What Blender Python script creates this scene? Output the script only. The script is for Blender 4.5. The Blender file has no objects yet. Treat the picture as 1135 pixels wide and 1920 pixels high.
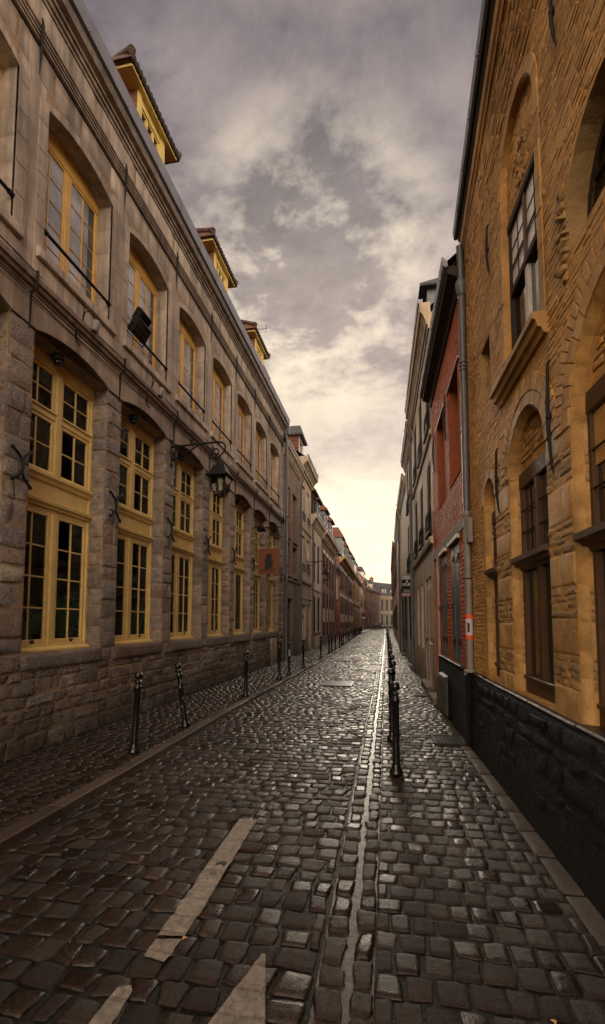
import bpy, math, random
import numpy as np
from mathutils import Vector
from mathutils.geometry import delaunay_2d_cdt

rng = np.random.default_rng(11)
random.seed(11)
SC = bpy.context.scene
COL = SC.collection
R = math.radians

# ------------------------------------------------------------------ materials
def new_mat(name):
    m = bpy.data.materials.new(name)
    m.use_nodes = True
    nt = m.node_tree
    return m, nt, nt.nodes['Principled BSDF'], nt.nodes['Material Output']

def noise(nt, co, scale, detail=6, rough=.6, dist=0):
    n = nt.nodes.new('ShaderNodeTexNoise')
    n.inputs['Scale'].default_value = scale
    n.inputs['Detail'].default_value = detail
    n.inputs['Roughness'].default_value = rough
    n.inputs['Distortion'].default_value = dist
    nt.links.new(co, n.inputs['Vector'])
    return n.outputs['Fac']

def ramp(nt, fac, stops):
    r = nt.nodes.new('ShaderNodeValToRGB')
    el = r.color_ramp.elements
    while len(el) < len(stops):
        el.new(.5)
    for e, (p, c) in zip(el, stops):
        e.position = p
        e.color = (*c, 1) if len(c) == 3 else c
    nt.links.new(fac, r.inputs['Fac'])
    return r.outputs['Color']

def mrange(nt, fac, a, b, c, d):
    n = nt.nodes.new('ShaderNodeMapRange')
    for i, v in enumerate((a, b, c, d)):
        n.inputs[i + 1].default_value = v
    nt.links.new(fac, n.inputs[0])
    return n.outputs[0]

def mixc(nt, fac, a, b, mode='MIX'):
    n = nt.nodes.new('ShaderNodeMix')
    n.data_type = 'RGBA'
    n.blend_type = mode
    for sock, v in ((n.inputs['Factor'], fac), (n.inputs[6], a), (n.inputs[7], b)):
        if hasattr(v, 'is_linked'):
            nt.links.new(v, sock)
        elif isinstance(v, (tuple, list)):
            sock.default_value = (*v, 1) if len(v) == 3 else v
        else:
            sock.default_value = v
    return n.outputs[2]

def math_(nt, op, a, b=None):
    n = nt.nodes.new('ShaderNodeMath')
    n.operation = op
    for i, v in enumerate((a, b)):
        if v is None:
            continue
        if hasattr(v, 'is_linked'):
            nt.links.new(v, n.inputs[i])
        else:
            n.inputs[i].default_value = v
    return n.outputs[0]

def position(nt):
    g = nt.nodes.new('ShaderNodeNewGeometry')
    return g.outputs['Position']

def bump(nt, bsdf, h, strength, dist=.02):
    b = nt.nodes.new('ShaderNodeBump')
    b.inputs['Strength'].default_value = strength
    b.inputs['Distance'].default_value = dist
    nt.links.new(h, b.inputs['Height'])
    nt.links.new(b.outputs['Normal'], bsdf.inputs['Normal'])

def stone_mat(name, cols, nscale=6., dark=.5, rough=(.55, .9), bstr=.5, bscale=45., bdist=.012, stain=.45, spec=.4,
              pits=0., streak=0., lowdirt=0.):
    """per-block colour from the 'rnd' attribute, stains, grain and pits"""
    m, nt, b, o = new_mat(name)
    at = nt.nodes.new('ShaderNodeAttribute')
    at.attribute_name = 'rnd'
    P = position(nt)
    k = len(cols)
    c = ramp(nt, at.outputs['Fac'], [((i + .02) / max(1, k - 1) if k > 1 else 0., cc) for i, cc in enumerate(cols)] if k > 1 else [(0, cols[0]), (1, cols[0])])
    n1 = noise(nt, P, nscale, 9, .68, .3)
    c = mixc(nt, 1., c, ramp(nt, n1, [(.25, (1 - dark,) * 3), (.62, (1.05,) * 3), (.8, (1.25, 1.2, 1.1))]), 'MULTIPLY')
    n2 = noise(nt, P, .9, 5, .6)
    c = mixc(nt, 1., c, ramp(nt, n2, [(.3, (1 - stain,) * 3), (.65, (1.1,) * 3)]), 'MULTIPLY')
    if streak:
        mp = nt.nodes.new('ShaderNodeMapping')
        mp.inputs['Scale'].default_value = (7, 7, .55)
        nt.links.new(P, mp.inputs['Vector'])
        n3 = noise(nt, mp.outputs['Vector'], 1., 6, .65)
        c = mixc(nt, 1., c, ramp(nt, n3, [(.35, (1 - streak,) * 3), (.6, (1.06,) * 3)]), 'MULTIPLY')
    if lowdirt:
        sx = nt.nodes.new('ShaderNodeSeparateXYZ')
        nt.links.new(P, sx.inputs[0])
        f = mrange(nt, math_(nt, 'ADD', sx.outputs['Z'], math_(nt, 'MULTIPLY', n1, .5)), .2, lowdirt, .35, 1.)
        c = mixc(nt, 1., c, ramp(nt, f, [(0, (0, 0, 0)), (1, (1, 1, 1))]), 'MULTIPLY')
    nt.links.new(c, b.inputs['Base Color'])
    b.inputs['Specular IOR Level'].default_value = spec
    nt.links.new(mrange(nt, n1, .3, .7, rough[0], rough[1]), b.inputs['Roughness'])
    h = noise(nt, P, bscale, 8, .7)
    h2 = noise(nt, P, bscale * .22, 4, .6)
    hh = math_(nt, 'ADD', h, h2)
    if pits:
        v = nt.nodes.new('ShaderNodeTexVoronoi')
        v.inputs['Scale'].default_value = bscale * .7
        nt.links.new(P, v.inputs['Vector'])
        hh = math_(nt, 'ADD', hh, math_(nt, 'MULTIPLY', mrange(nt, v.outputs['Distance'], 0, .25, -1, 0), pits))
    bump(nt, b, hh, bstr, bdist)
    return m

def plain(name, col, rough=.6, spec=.5, metal=0, var=.35, nscale=9., bstr=.12, bscale=60., coat=0):
    m, nt, b, o = new_mat(name)
    P = position(nt)
    n1 = noise(nt, P, nscale, 7, .65)
    c = mixc(nt, 1., col, ramp(nt, n1, [(.28, (1 - var,) * 3), (.7, (1.12,) * 3)]), 'MULTIPLY')
    nt.links.new(c, b.inputs['Base Color'])
    nt.links.new(mrange(nt, n1, .3, .7, max(.04, rough - .1), min(1, rough + .12)), b.inputs['Roughness'])
    b.inputs['Specular IOR Level'].default_value = spec
    b.inputs['Metallic'].default_value = metal
    bump(nt, b, noise(nt, P, bscale, 5), bstr, .01)
    return m

def brick_mat(name, c1, c2, mortar, bw=.22, bh=.065, rough=.8, stain=.4):
    """brickwork on walls that run along y"""
    m, nt, b, o = new_mat(name)
    P = position(nt)
    s = nt.nodes.new('ShaderNodeSeparateXYZ')
    nt.links.new(P, s.inputs[0])
    cb = nt.nodes.new('ShaderNodeCombineXYZ')
    nt.links.new(s.outputs['Y'], cb.inputs[0])
    nt.links.new(s.outputs['Z'], cb.inputs[1])
    t = nt.nodes.new('ShaderNodeTexBrick')
    nt.links.new(cb.outputs[0], t.inputs['Vector'])
    t.inputs['Scale'].default_value = 1
    t.inputs['Brick Width'].default_value = bw
    t.inputs['Row Height'].default_value = bh
    t.inputs['Mortar Size'].default_value = .006
    t.inputs['Mortar Smooth'].default_value = .3
    t.inputs['Color1'].default_value = (*c1, 1)
    t.inputs['Color2'].default_value = (*c2, 1)
    t.inputs['Mortar'].default_value = (*mortar, 1)
    n1 = noise(nt, P, 1.3, 8, .65)
    c = mixc(nt, 1., t.outputs['Color'], ramp(nt, n1, [(.3, (1 - stain,) * 3), (.68, (1.12,) * 3)]), 'MULTIPLY')
    nt.links.new(c, b.inputs['Base Color'])
    b.inputs['Roughness'].default_value = rough
    h = math_(nt, 'SUBTRACT', noise(nt, P, 30, 5), t.outputs['Fac'])
    bump(nt, b, h, .5, .01)
    return m

def tile_mat(name, c1, c2):
    m, nt, b, o = new_mat(name)
    P = position(nt)
    s = nt.nodes.new('ShaderNodeSeparateXYZ')
    nt.links.new(P, s.inputs[0])
    cb = nt.nodes.new('ShaderNodeCombineXYZ')
    nt.links.new(s.outputs['Y'], cb.inputs[0])
    nt.links.new(s.outputs['Z'], cb.inputs[1])
    t = nt.nodes.new('ShaderNodeTexBrick')
    nt.links.new(cb.outputs[0], t.inputs['Vector'])
    t.inputs['Scale'].default_value = 1
    t.inputs['Brick Width'].default_value = .2
    t.inputs['Row Height'].default_value = .17
    t.inputs['Mortar Size'].default_value = .012
    t.inputs['Color1'].default_value = (*c1, 1)
    t.inputs['Color2'].default_value = (*c2, 1)
    t.inputs['Mortar'].default_value = (*[x * .25 for x in c1], 1)
    n1 = noise(nt, P, 2.5, 6)
    c = mixc(nt, 1., t.outputs['Color'], ramp(nt, n1, [(.3, (.5, .5, .5)), (.7, (1.15, 1.1, 1.0))]), 'MULTIPLY')
    nt.links.new(c, b.inputs['Base Color'])
    b.inputs['Roughness'].default_value = .7
    bump(nt, b, math_(nt, 'SUBTRACT', noise(nt, P, 20, 4), t.outputs['Fac']), .8, .03)
    return m

def pane_mat(name, col, rough=.05, spec=.6):
    m, nt, b, o = new_mat(name)
    P = position(nt)
    n1 = noise(nt, P, 1.6, 3)
    c = mixc(nt, 1., col, ramp(nt, n1, [(.35, (.55,) * 3), (.65, (1.2,) * 3)]), 'MULTIPLY')
    nt.links.new(c, b.inputs['Base Color'])
    b.inputs['Roughness'].default_value = rough
    b.inputs['Specular IOR Level'].default_value = spec
    bump(nt, b, noise(nt, P, 3.5, 2), .05, .05)
    return m

def clear_glass(name):
    m, nt, b, o = new_mat(name)
    nt.nodes.remove(b)
    P = position(nt)
    tr = nt.nodes.new('ShaderNodeBsdfTransparent')
    tr.inputs['Color'].default_value = (.86, .9, .88, 1)
    gl = nt.nodes.new('ShaderNodeBsdfGlossy')
    gl.inputs['Roughness'].default_value = .03
    gl.inputs['Color'].default_value = (.9, .9, .9, 1)
    bm = nt.nodes.new('ShaderNodeBump')
    bm.inputs['Strength'].default_value = .05
    bm.inputs['Distance'].default_value = .05
    nt.links.new(noise(nt, P, 3., 2), bm.inputs['Height'])
    nt.links.new(bm.outputs[0], gl.inputs['Normal'])
    fr = nt.nodes.new('ShaderNodeFresnel')
    fr.inputs['IOR'].default_value = 1.6
    mx = nt.nodes.new('ShaderNodeMixShader')
    nt.links.new(fr.outputs[0], mx.inputs[0])
    nt.links.new(tr.outputs[0], mx.inputs[1])
    nt.links.new(gl.outputs[0], mx.inputs[2])
    nt.links.new(mx.outputs[0], o.inputs['Surface'])
    return m

def wet_stone(name, cols, rough=(.16, .5), dark=.55, bstr=.5, bscale=75.):
    m, nt, b, o = new_mat(name)
    at = nt.nodes.new('ShaderNodeAttribute')
    at.attribute_name = 'rnd'
    P = position(nt)
    k = len(cols)
    c = ramp(nt, at.outputs['Fac'], [(i / (k - 1), cc) for i, cc in enumerate(cols)])
    n1 = noise(nt, P, 22, 9, .7, .4)
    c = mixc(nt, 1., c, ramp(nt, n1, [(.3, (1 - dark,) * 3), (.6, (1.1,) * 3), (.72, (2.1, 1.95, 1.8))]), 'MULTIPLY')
    at3 = math_(nt, 'FRACT', math_(nt, 'MULTIPLY', at.outputs['Fac'], 41.7))
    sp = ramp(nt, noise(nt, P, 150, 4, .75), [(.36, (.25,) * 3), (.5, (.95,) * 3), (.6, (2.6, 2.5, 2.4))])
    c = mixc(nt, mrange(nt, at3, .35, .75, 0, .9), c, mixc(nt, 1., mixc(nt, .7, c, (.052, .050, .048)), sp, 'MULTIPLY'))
    n2 = noise(nt, P, .8, 5, .6)
    c = mixc(nt, 1., c, ramp(nt, n2, [(.3, (.5,) * 3), (.68, (1.2, 1.12, 1.05))]), 'MULTIPLY')
    c = mixc(nt, 1., c, (.72, .555, .455), 'MULTIPLY')
    nt.links.new(c, b.inputs['Base Color'])
    # some stones are polished and wet, others rough
    at2 = math_(nt, 'FRACT', math_(nt, 'MULTIPLY', at.outputs['Fac'], 17.31))
    r = math_(nt, 'ADD', mrange(nt, at2, 0, 1, rough[0], rough[1]), mrange(nt, n1, .3, .7, -.04, .2))
    r = math_(nt, 'ADD', r, mrange(nt, noise(nt, P, 1.1, 5, .6), .42, .62, .0, .16))
    nt.links.new(r, b.inputs['Roughness'])
    b.inputs['Specular IOR Level'].default_value = .38
    h = math_(nt, 'ADD', noise(nt, P, bscale, 10, .75), math_(nt, 'MULTIPLY', noise(nt, P, bscale * .3, 5, .65), 1.5))
    vo = nt.nodes.new('ShaderNodeTexVoronoi'); vo.inputs['Scale'].default_value = 75; nt.links.new(P, vo.inputs['Vector'])
    h = math_(nt, 'ADD', h, math_(nt, 'MULTIPLY', mrange(nt, vo.outputs['Distance'], 0, .3, -1, 0), mrange(nt, noise(nt, P, 6, 3), .45, .65, 0, .8)))
    bm = nt.nodes.new('ShaderNodeBump')
    bm.inputs['Distance'].default_value = .016
    nt.links.new(mrange(nt, at2, 0, 1, bstr * .35, bstr * 1.3), bm.inputs['Strength'])
    nt.links.new(h, bm.inputs['Height'])
    nt.links.new(bm.outputs[0], b.inputs['Normal'])
    return m

MT = {}
def setup_mats():
    MT['rubble'] = stone_mat('rubble_stone', [(.42, .345, .285), (.30, .245, .20), (.49, .40, .32), (.36, .325, .31), (.41, .295, .22), (.44, .38, .335), (.32, .275, .255), (.52, .435, .355)], nscale=9, dark=.55, bstr=1.0, bscale=26, bdist=.05, pits=.9, lowdirt=1.1)
    MT['rubble_low'] = stone_mat('rubble_base_stone', [(.33, .265, .215), (.22, .175, .145), (.39, .315, .25), (.30, .26, .24), (.27, .185, .14), (.15, .11, .09), (.33, .265, .21)], nscale=9, dark=.6, bstr=1.0, bscale=26, bdist=.05, pits=.9, lowdirt=1.1)
    MT['lime_mortar'] = stone_mat('lime_mortar', [(.38, .265, .16)], nscale=12, dark=.5, bstr=.8, bscale=50, lowdirt=1.0)
    MT['ashlar'] = stone_mat('ashlar_stone', [(.54, .455, .37), (.43, .355, .29), (.58, .49, .40), (.48, .405, .335), (.53, .445, .365)], nscale=4, dark=.35, bstr=.3, bscale=40, stain=.38, streak=.5)
    MT['ashlar_dark'] = stone_mat('moulding_stone', [(.35, .275, .22), (.30, .235, .185)], nscale=5, dark=.45, bstr=.3, bscale=40, stain=.4, streak=.4)
    MT['render'] = stone_mat('lintel_render', [(.45, .36, .285), (.42, .335, .265)], nscale=3, dark=.3, bstr=.2, bscale=50, stain=.35, streak=.45)
    MT['yellow'] = plain('yellow_paint', (.75, .56, .22), .42, .5, var=.18, nscale=4, bstr=.06)
    MT['orange_yellow'] = plain('ochre_yellow_paint', (.69, .415, .105), .45, .5, var=.2, nscale=4, bstr=.06)
    MT['dormer_yellow'] = plain('pale_yellow_paint', (.66, .51, .18), .5, .4, var=.2, nscale=4)
    MT['zinc'] = plain('zinc_sheet', (.24, .24, .28), .42, .5, .35, var=.35, nscale=3)
    MT['zinc_dark'] = plain('dark_zinc', (.11, .12, .14), .4, .5, .3, var=.35, nscale=5)
    MT['iron'] = plain('black_iron', (.008, .0075, .0075), .55, .25, 0, var=.4, nscale=20, bstr=.3)
    MT['iron_wet'] = plain('wet_black_paint', (.010, .010, .012), .2, .6, 0, var=.4, nscale=18, bstr=.35, bscale=35)
    MT['tiles'] = tile_mat('brown_roof_tiles', (.15, .065, .04), (.085, .042, .028))
    MT['tiles_orange'] = tile_mat('orange_roof_tiles', (.18, .062, .032), (.12, .042, .023))
    MT['slate'] = tile_mat('grey_slates', (.085, .09, .11), (.06, .065, .08))
    MT['dark_wood'] = plain('dark_eave_wood', (.035, .022, .015), .7, .3, var=.5, nscale=12, bstr=.4)
    MT['pane'] = pane_mat('dark_pane', (.012, .011, .011))
    MT['pane_pale'] = pane_mat('pale_grey_pane', (.44, .455, .50), .07)  # pale blue-grey base colour under the gloss
    MT['pane_sky_painted'] = pane_mat('sky_painted_leaded_pane', (.85, .82, .80), .2)  # pale base colour stands in for sky reflected in the glass
    MT['pane_grey'] = pane_mat('grey_pane', (.10, .105, .11), .07)
    MT['glass'] = clear_glass('clear_window_glass')
    MT['interior'] = plain('dark_interior', (.02, .014, .012), .9, .1)
    MT['ochre'] = stone_mat('ochre_painted_brick', [(.72, .405, .135), (.69, .375, .115), (.74, .43, .16), (.65, .35, .11), (.60, .335, .12), (.71, .395, .14), (.76, .455, .18), (.56, .305, .10)], spec=.2, nscale=8, streak=.15, dark=.40, bstr=1.0, bscale=40, bdist=.02, stain=.35, rough=(.5, .8))
    MT['ochre_stone'] = stone_mat('ochre_dressed_stone', [(.60, .34, .115), (.55, .30, .10), (.64, .385, .145), (.48, .275, .105)], spec=.2, nscale=6, dark=.5, bstr=.8, bscale=30, stain=.45, rough=(.45, .75))
    MT['ochre_mortar'] = stone_mat('ochre_mortar', [(.60, .335, .105)], spec=.2, nscale=9, dark=.4, bstr=.6, bscale=40)
    MT['ochre_worn'] = stone_mat('worn_ochre_stone', [(.54, .31, .11), (.46, .27, .11), (.40, .255, .12), (.57, .35, .13), (.33, .22, .12), (.52, .29, .095), (.50, .30, .12)], nscale=9, dark=.5, bstr=.8, bscale=34, bdist=.02, pits=.4)
    MT['red'] = stone_mat('red_painted_brick', [(.50, .115, .026), (.45, .098, .023), (.54, .13, .031), (.48, .107, .025)], spec=.15, nscale=8, dark=.3, bstr=.5, bscale=40, stain=.3, rough=(.5, .8))
    MT['red_mortar'] = stone_mat('red_mortar', [(.42, .095, .023)], spec=.15, nscale=9, dark=.3)
    MT['red_smooth'] = plain('red_render', (.29, .075, .026), .7, .3, var=.35, nscale=5)
    MT['tar'] = stone_mat('tarred_plinth', [(.005, .0045, .004), (.012, .010, .009), (.007, .006, .0055), (.02, .017, .015)], nscale=10, dark=.5, bstr=1.0, bscale=22, bdist=.03, rough=(.5, .75), spec=.18)
    MT['tar_ledge'] = stone_mat('wet_tar_ledge', [(.014, .012, .011)], nscale=12, dark=.4, bstr=.8, bscale=22, rough=(.3, .5), spec=.4)
    MT['wood'] = plain('brown_window_wood', (.085, .040, .018), .5, .4, var=.45, nscale=14, bstr=.25)
    MT['leaded'] = pane_mat('old_leaded_pane', (.05, .03, .014), .06, .7)
    MT['white'] = plain('white_paint', (.62, .56, .50), .5, .4, var=.2)
    MT['grey_shutter'] = plain('grey_shutter_paint', (.085, .09, .10), .42, .5, var=.3, nscale=8)
    MT['concrete'] = stone_mat('concrete_band', [(.19, .15, .11)], nscale=6, dark=.4, bstr=.4)
    MT['pipe'] = plain('grey_pipe_paint', (.105, .11, .125), .4, .5, var=.35, nscale=6)
    MT['pipe_pale'] = plain('pale_pipe', (.24, .215, .195), .5, .5, var=.4, nscale=8)
    MT['beige'] = stone_mat('beige_render', [(.52, .42, .285)], nscale=3, dark=.28, bstr=.2, stain=.35, streak=.4, lowdirt=.9)
    MT['beige2'] = stone_mat('pale_beige_render', [(.56, .47, .34)], nscale=3, dark=.28, bstr=.2, stain=.35, streak=.4, lowdirt=.9)
    MT['cream'] = stone_mat('cream_render', [(.64, .56, .43)], nscale=3, dark=.22, bstr=.15, stain=.3, streak=.3)
    MT['greycement'] = stone_mat('grey_cement', [(.25, .215, .175)], nscale=3, dark=.35, bstr=.3, stain=.4, streak=.45, lowdirt=.8)
    MT['brick_pale'] = brick_mat('pale_brown_brick', (.30, .20, .145), (.22, .15, .11), (.30, .24, .19))
    MT['brick_red'] = brick_mat('red_brown_brick', (.235, .115, .08), (.175, .09, .065), (.26, .2, .16))
    MT['brick_dark'] = brick_mat('dark_brick', (.17, .07, .05), (.13, .055, .042), (.16, .12, .1))
    MT['brick_orange'] = brick_mat('orange_brick', (.42, .14, .055), (.36, .115, .045), (.33, .13, .06))
    MT['brick_tan'] = brick_mat('tan_brick', (.34, .19, .11), (.28, .15, .09), (.30, .2, .14))
    MT['orange_render'] = stone_mat('orange_render', [(.42, .165, .07)], nscale=3, dark=.3, bstr=.2, stain=.35, streak=.3)
    MT['red_render'] = stone_mat('deep_red_render', [(.34, .06, .028)], nscale=3, dark=.3, bstr=.2, stain=.35, streak=.3)
    MT['gold_render'] = stone_mat('golden_render', [(.46, .30, .11)], nscale=3, dark=.3, bstr=.2, stain=.35, streak=.3)
    MT['redwood'] = plain('dark_red_wood', (.20, .022, .014), .5, .4, var=.3)
    MT['door_green'] = plain('dark_green_door', (.028, .036, .032), .5, .4, var=.4)
    MT['door_pale'] = plain('pale_door_paint', (.47, .40, .33), .5, .4, var=.25, nscale=3)
    MT['brick_chim'] = brick_mat('chimney_brick', (.25, .10, .06), (.2, .08, .05), (.2, .15, .12))
    MT['cobble'] = wet_stone('wet_cobbles', [(.024, .018, .014), (.036, .028, .023), (.026, .012, .007), (.046, .039, .034), (.034, .018, .011), (.022, .020, .019), (.070, .060, .052), (.040, .021, .012), (.030, .025, .022)], rough=(.10, .46))
    MT['paver'] = wet_stone('wet_pavers', [(.024, .019, .015), (.034, .027, .022), (.022, .014, .010), (.030, .026, .022), (.042, .034, .027), (.026, .017, .011)], rough=(.12, .42))
    MT['paver_small'] = wet_stone('wet_small_setts', [(.030, .023, .016), (.042, .033, .024), (.026, .019, .013), (.048, .039, .029)], rough=(.12, .36))
    MT['gutterstone'] = wet_stone('wet_gutter_stones', [(.034, .026, .022), (.046, .036, .031), (.030, .020, .016), (.056, .046, .039)], rough=(.08, .30))
    MT['kerb'] = wet_stone('kerb_stone', [(.16, .15, .14), (.12, .115, .11), (.20, .185, .17), (.10, .09, .08)], rough=(.35, .65), dark=.45)
    MT['joint'] = stone_mat('wet_joint_earth', [(.010, .007, .005)], nscale=18, dark=.5, bstr=1., bscale=60, rough=(.2, .6), spec=.3)
    MT['strip'] = stone_mat('worn_concrete_strip', [(.085, .066, .05), (.065, .05, .038), (.10, .08, .062)], nscale=7, dark=.5, bstr=.5, rough=(.45, .75))
    MT['earth'] = stone_mat('ground_earth', [(.07, .058, .048)], nscale=2, dark=.4)
    MT['paint'] = stone_mat('worn_road_paint', [(.33, .29, .245)], nscale=22, dark=.75, bstr=.6, bscale=70, rough=(.4, .7), stain=.25)
    nt = MT['paint'].node_tree; b = nt.nodes['Principled BSDF']; P = position(nt)
    src = b.inputs['Base Color'].links[0].from_socket
    vo = nt.nodes.new('ShaderNodeTexVoronoi'); vo.feature = 'DISTANCE_TO_EDGE'; vo.inputs['Scale'].default_value = 6.2; nt.links.new(P, vo.inputs['Vector'])
    crack = mrange(nt, vo.outputs['Distance'], .0, .022, .7, 0.)
    crack = math_(nt, 'MULTIPLY', crack, mrange(nt, noise(nt, P, 9, 4), .45, .6, 0, 1))
    wear = mrange(nt, noise(nt, P, 26, 9, .75), .60, .68, 0, 1)
    f = math_(nt, 'MAXIMUM', crack, wear)
    nt.links.new(mixc(nt, f, src, (.045, .036, .030)), b.inputs['Base Color'])
    MT['grate'] = plain('cast_iron_grate', (.022, .018, .016), .35, .6, .4, var=.5, nscale=30)
    MT['silt'] = stone_mat('wet_gutter_silt', [(.085, .066, .050)], nscale=20, dark=.5, bstr=.45, bscale=60, rough=(.14, .34), spec=.5)
    m, nt, b, o = new_mat('gutter_water')
    b.inputs['Base Color'].default_value = (.045, .034, .026, 1)
    b.inputs['Roughness'].default_value = .34
    b.inputs['Specular IOR Level'].default_value = .55
    P = position(nt)
    bump(nt, b, noise(nt, P, 40, 5), .5, .01)
    MT['water'] = m
    MT['leaf'] = plain('green_leaf', (.06, .78, .36), .5, .4, var=.5, nscale=30)
    MT['leaf2'] = plain('bright_green_leaf', (.22, .8, .36), .5, .4, var=.4, nscale=30)
    MT['pink'] = plain('pink_cloth', (.7, .25, .4), .7, .3, var=.5, nscale=14)
    MT['blue'] = plain('blue_cloth', (.12, .22, .5), .7, .3, var=.5, nscale=14)
    MT['sign_wood'] = plain('orange_sign_board', (.18, .052, .016), .55, .4, var=.35, nscale=9)
    MT['black'] = plain('matt_black', (.01, .01, .011), .6, .4, var=.3)
    MT['sign_dark'] = plain('dark_brown_lettering', (.05, .013, .007), .6, .4, var=.3)
    MT['sign_black'] = plain('black_sign_sheet', (.006, .006, .007), .6, .2, var=.2)
    MT['sign_white'] = plain('white_lettering', (.75, .73, .72), .5, .4, var=.05)
    MT['sign_grey'] = plain('pale_grey_strip', (.42, .44, .46), .5, .4, var=.1)
    MT['sign_blue'] = plain('blue_grey_mark', (.05, .07, .13), .5, .4, var=.1)
    MT['sign_pink'] = plain('faded_pink_strip', (.42, .20, .21), .5, .4, var=.2)
    MT['sticker_red'] = plain('red_orange_band', (.72, .09, .03), .5, .4, var=.15)
    MT['sticker_white'] = plain('white_paper', (.50, .46, .50), .6, .3, var=.15)
    MT['lampglass'] = clear_glass('lantern_glass')
    MT['bulb'] = plain('frosted_bulb', (.62, .52, .36), .5, .4, var=.2)
    MT['box_grey'] = plain('grey_utility_paint', (.045, .042, .038), .5, .4, var=.35, nscale=10)
    MT['car'] = plain('dark_car_paint', (.012, .014, .02), .2, .6, .2, var=.2, coat=1)
    MT['car_glass'] = pane_mat('car_glass', (.03, .035, .04))
    MT['rubber'] = plain('tyre_rubber', (.012, .012, .012), .8, .2)
    MT['red_light'] = plain('red_lens', (.35, .01, .008), .3, .5)
    MT['sign_red'] = plain('red_sign_face', (.42, .02, .02), .4, .5, var=.1)
    MT['silver'] = plain('silver_tape', (.35, .34, .33), .4, .5, .2, var=.5, nscale=30)
    MT['moss'] = stone_mat('mossy_gutter_grass', [(.10, .09, .03), (.07, .075, .025), (.13, .10, .04)], nscale=40, dark=.6, bstr=1., bscale=80)
    MT['curtain'] = plain('net_curtain', (.45, .43, .40), .8, .2, var=.3, nscale=6)
setup_mats()

# ------------------------------------------------------------------ mesh builder
class Fr:
    """facade frame: u along the wall, v up, w out towards the street"""
    def __init__(s, o, d, n):
        s.o = np.array(o, float); s.u = np.array(d, float); s.u /= np.linalg.norm(s.u)
        s.v = np.array((0, 0, 1.)); s.w = np.array(n, float); s.w /= np.linalg.norm(s.w)
        s.flip = np.dot(np.cross(s.u, s.v), s.w) < 0
    def p(s, u, v, w):
        u = np.asarray(u, float)[..., None]; v = np.asarray(v, float)[..., None]; w = np.asarray(w, float)[..., None]
        return s.o + u * s.u + v * s.v + w * s.w

class Ground(Fr):
    def __init__(s):
        s.o = np.zeros(3); s.u = np.array((1., 0, 0)); s.v = np.array((0, 1., 0)); s.w = np.array((0, 0, 1.)); s.flip = False
GF = Ground()
WORLD = Fr((0, 0, 0), (1, 0, 0), (0, -1, 0))

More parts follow.
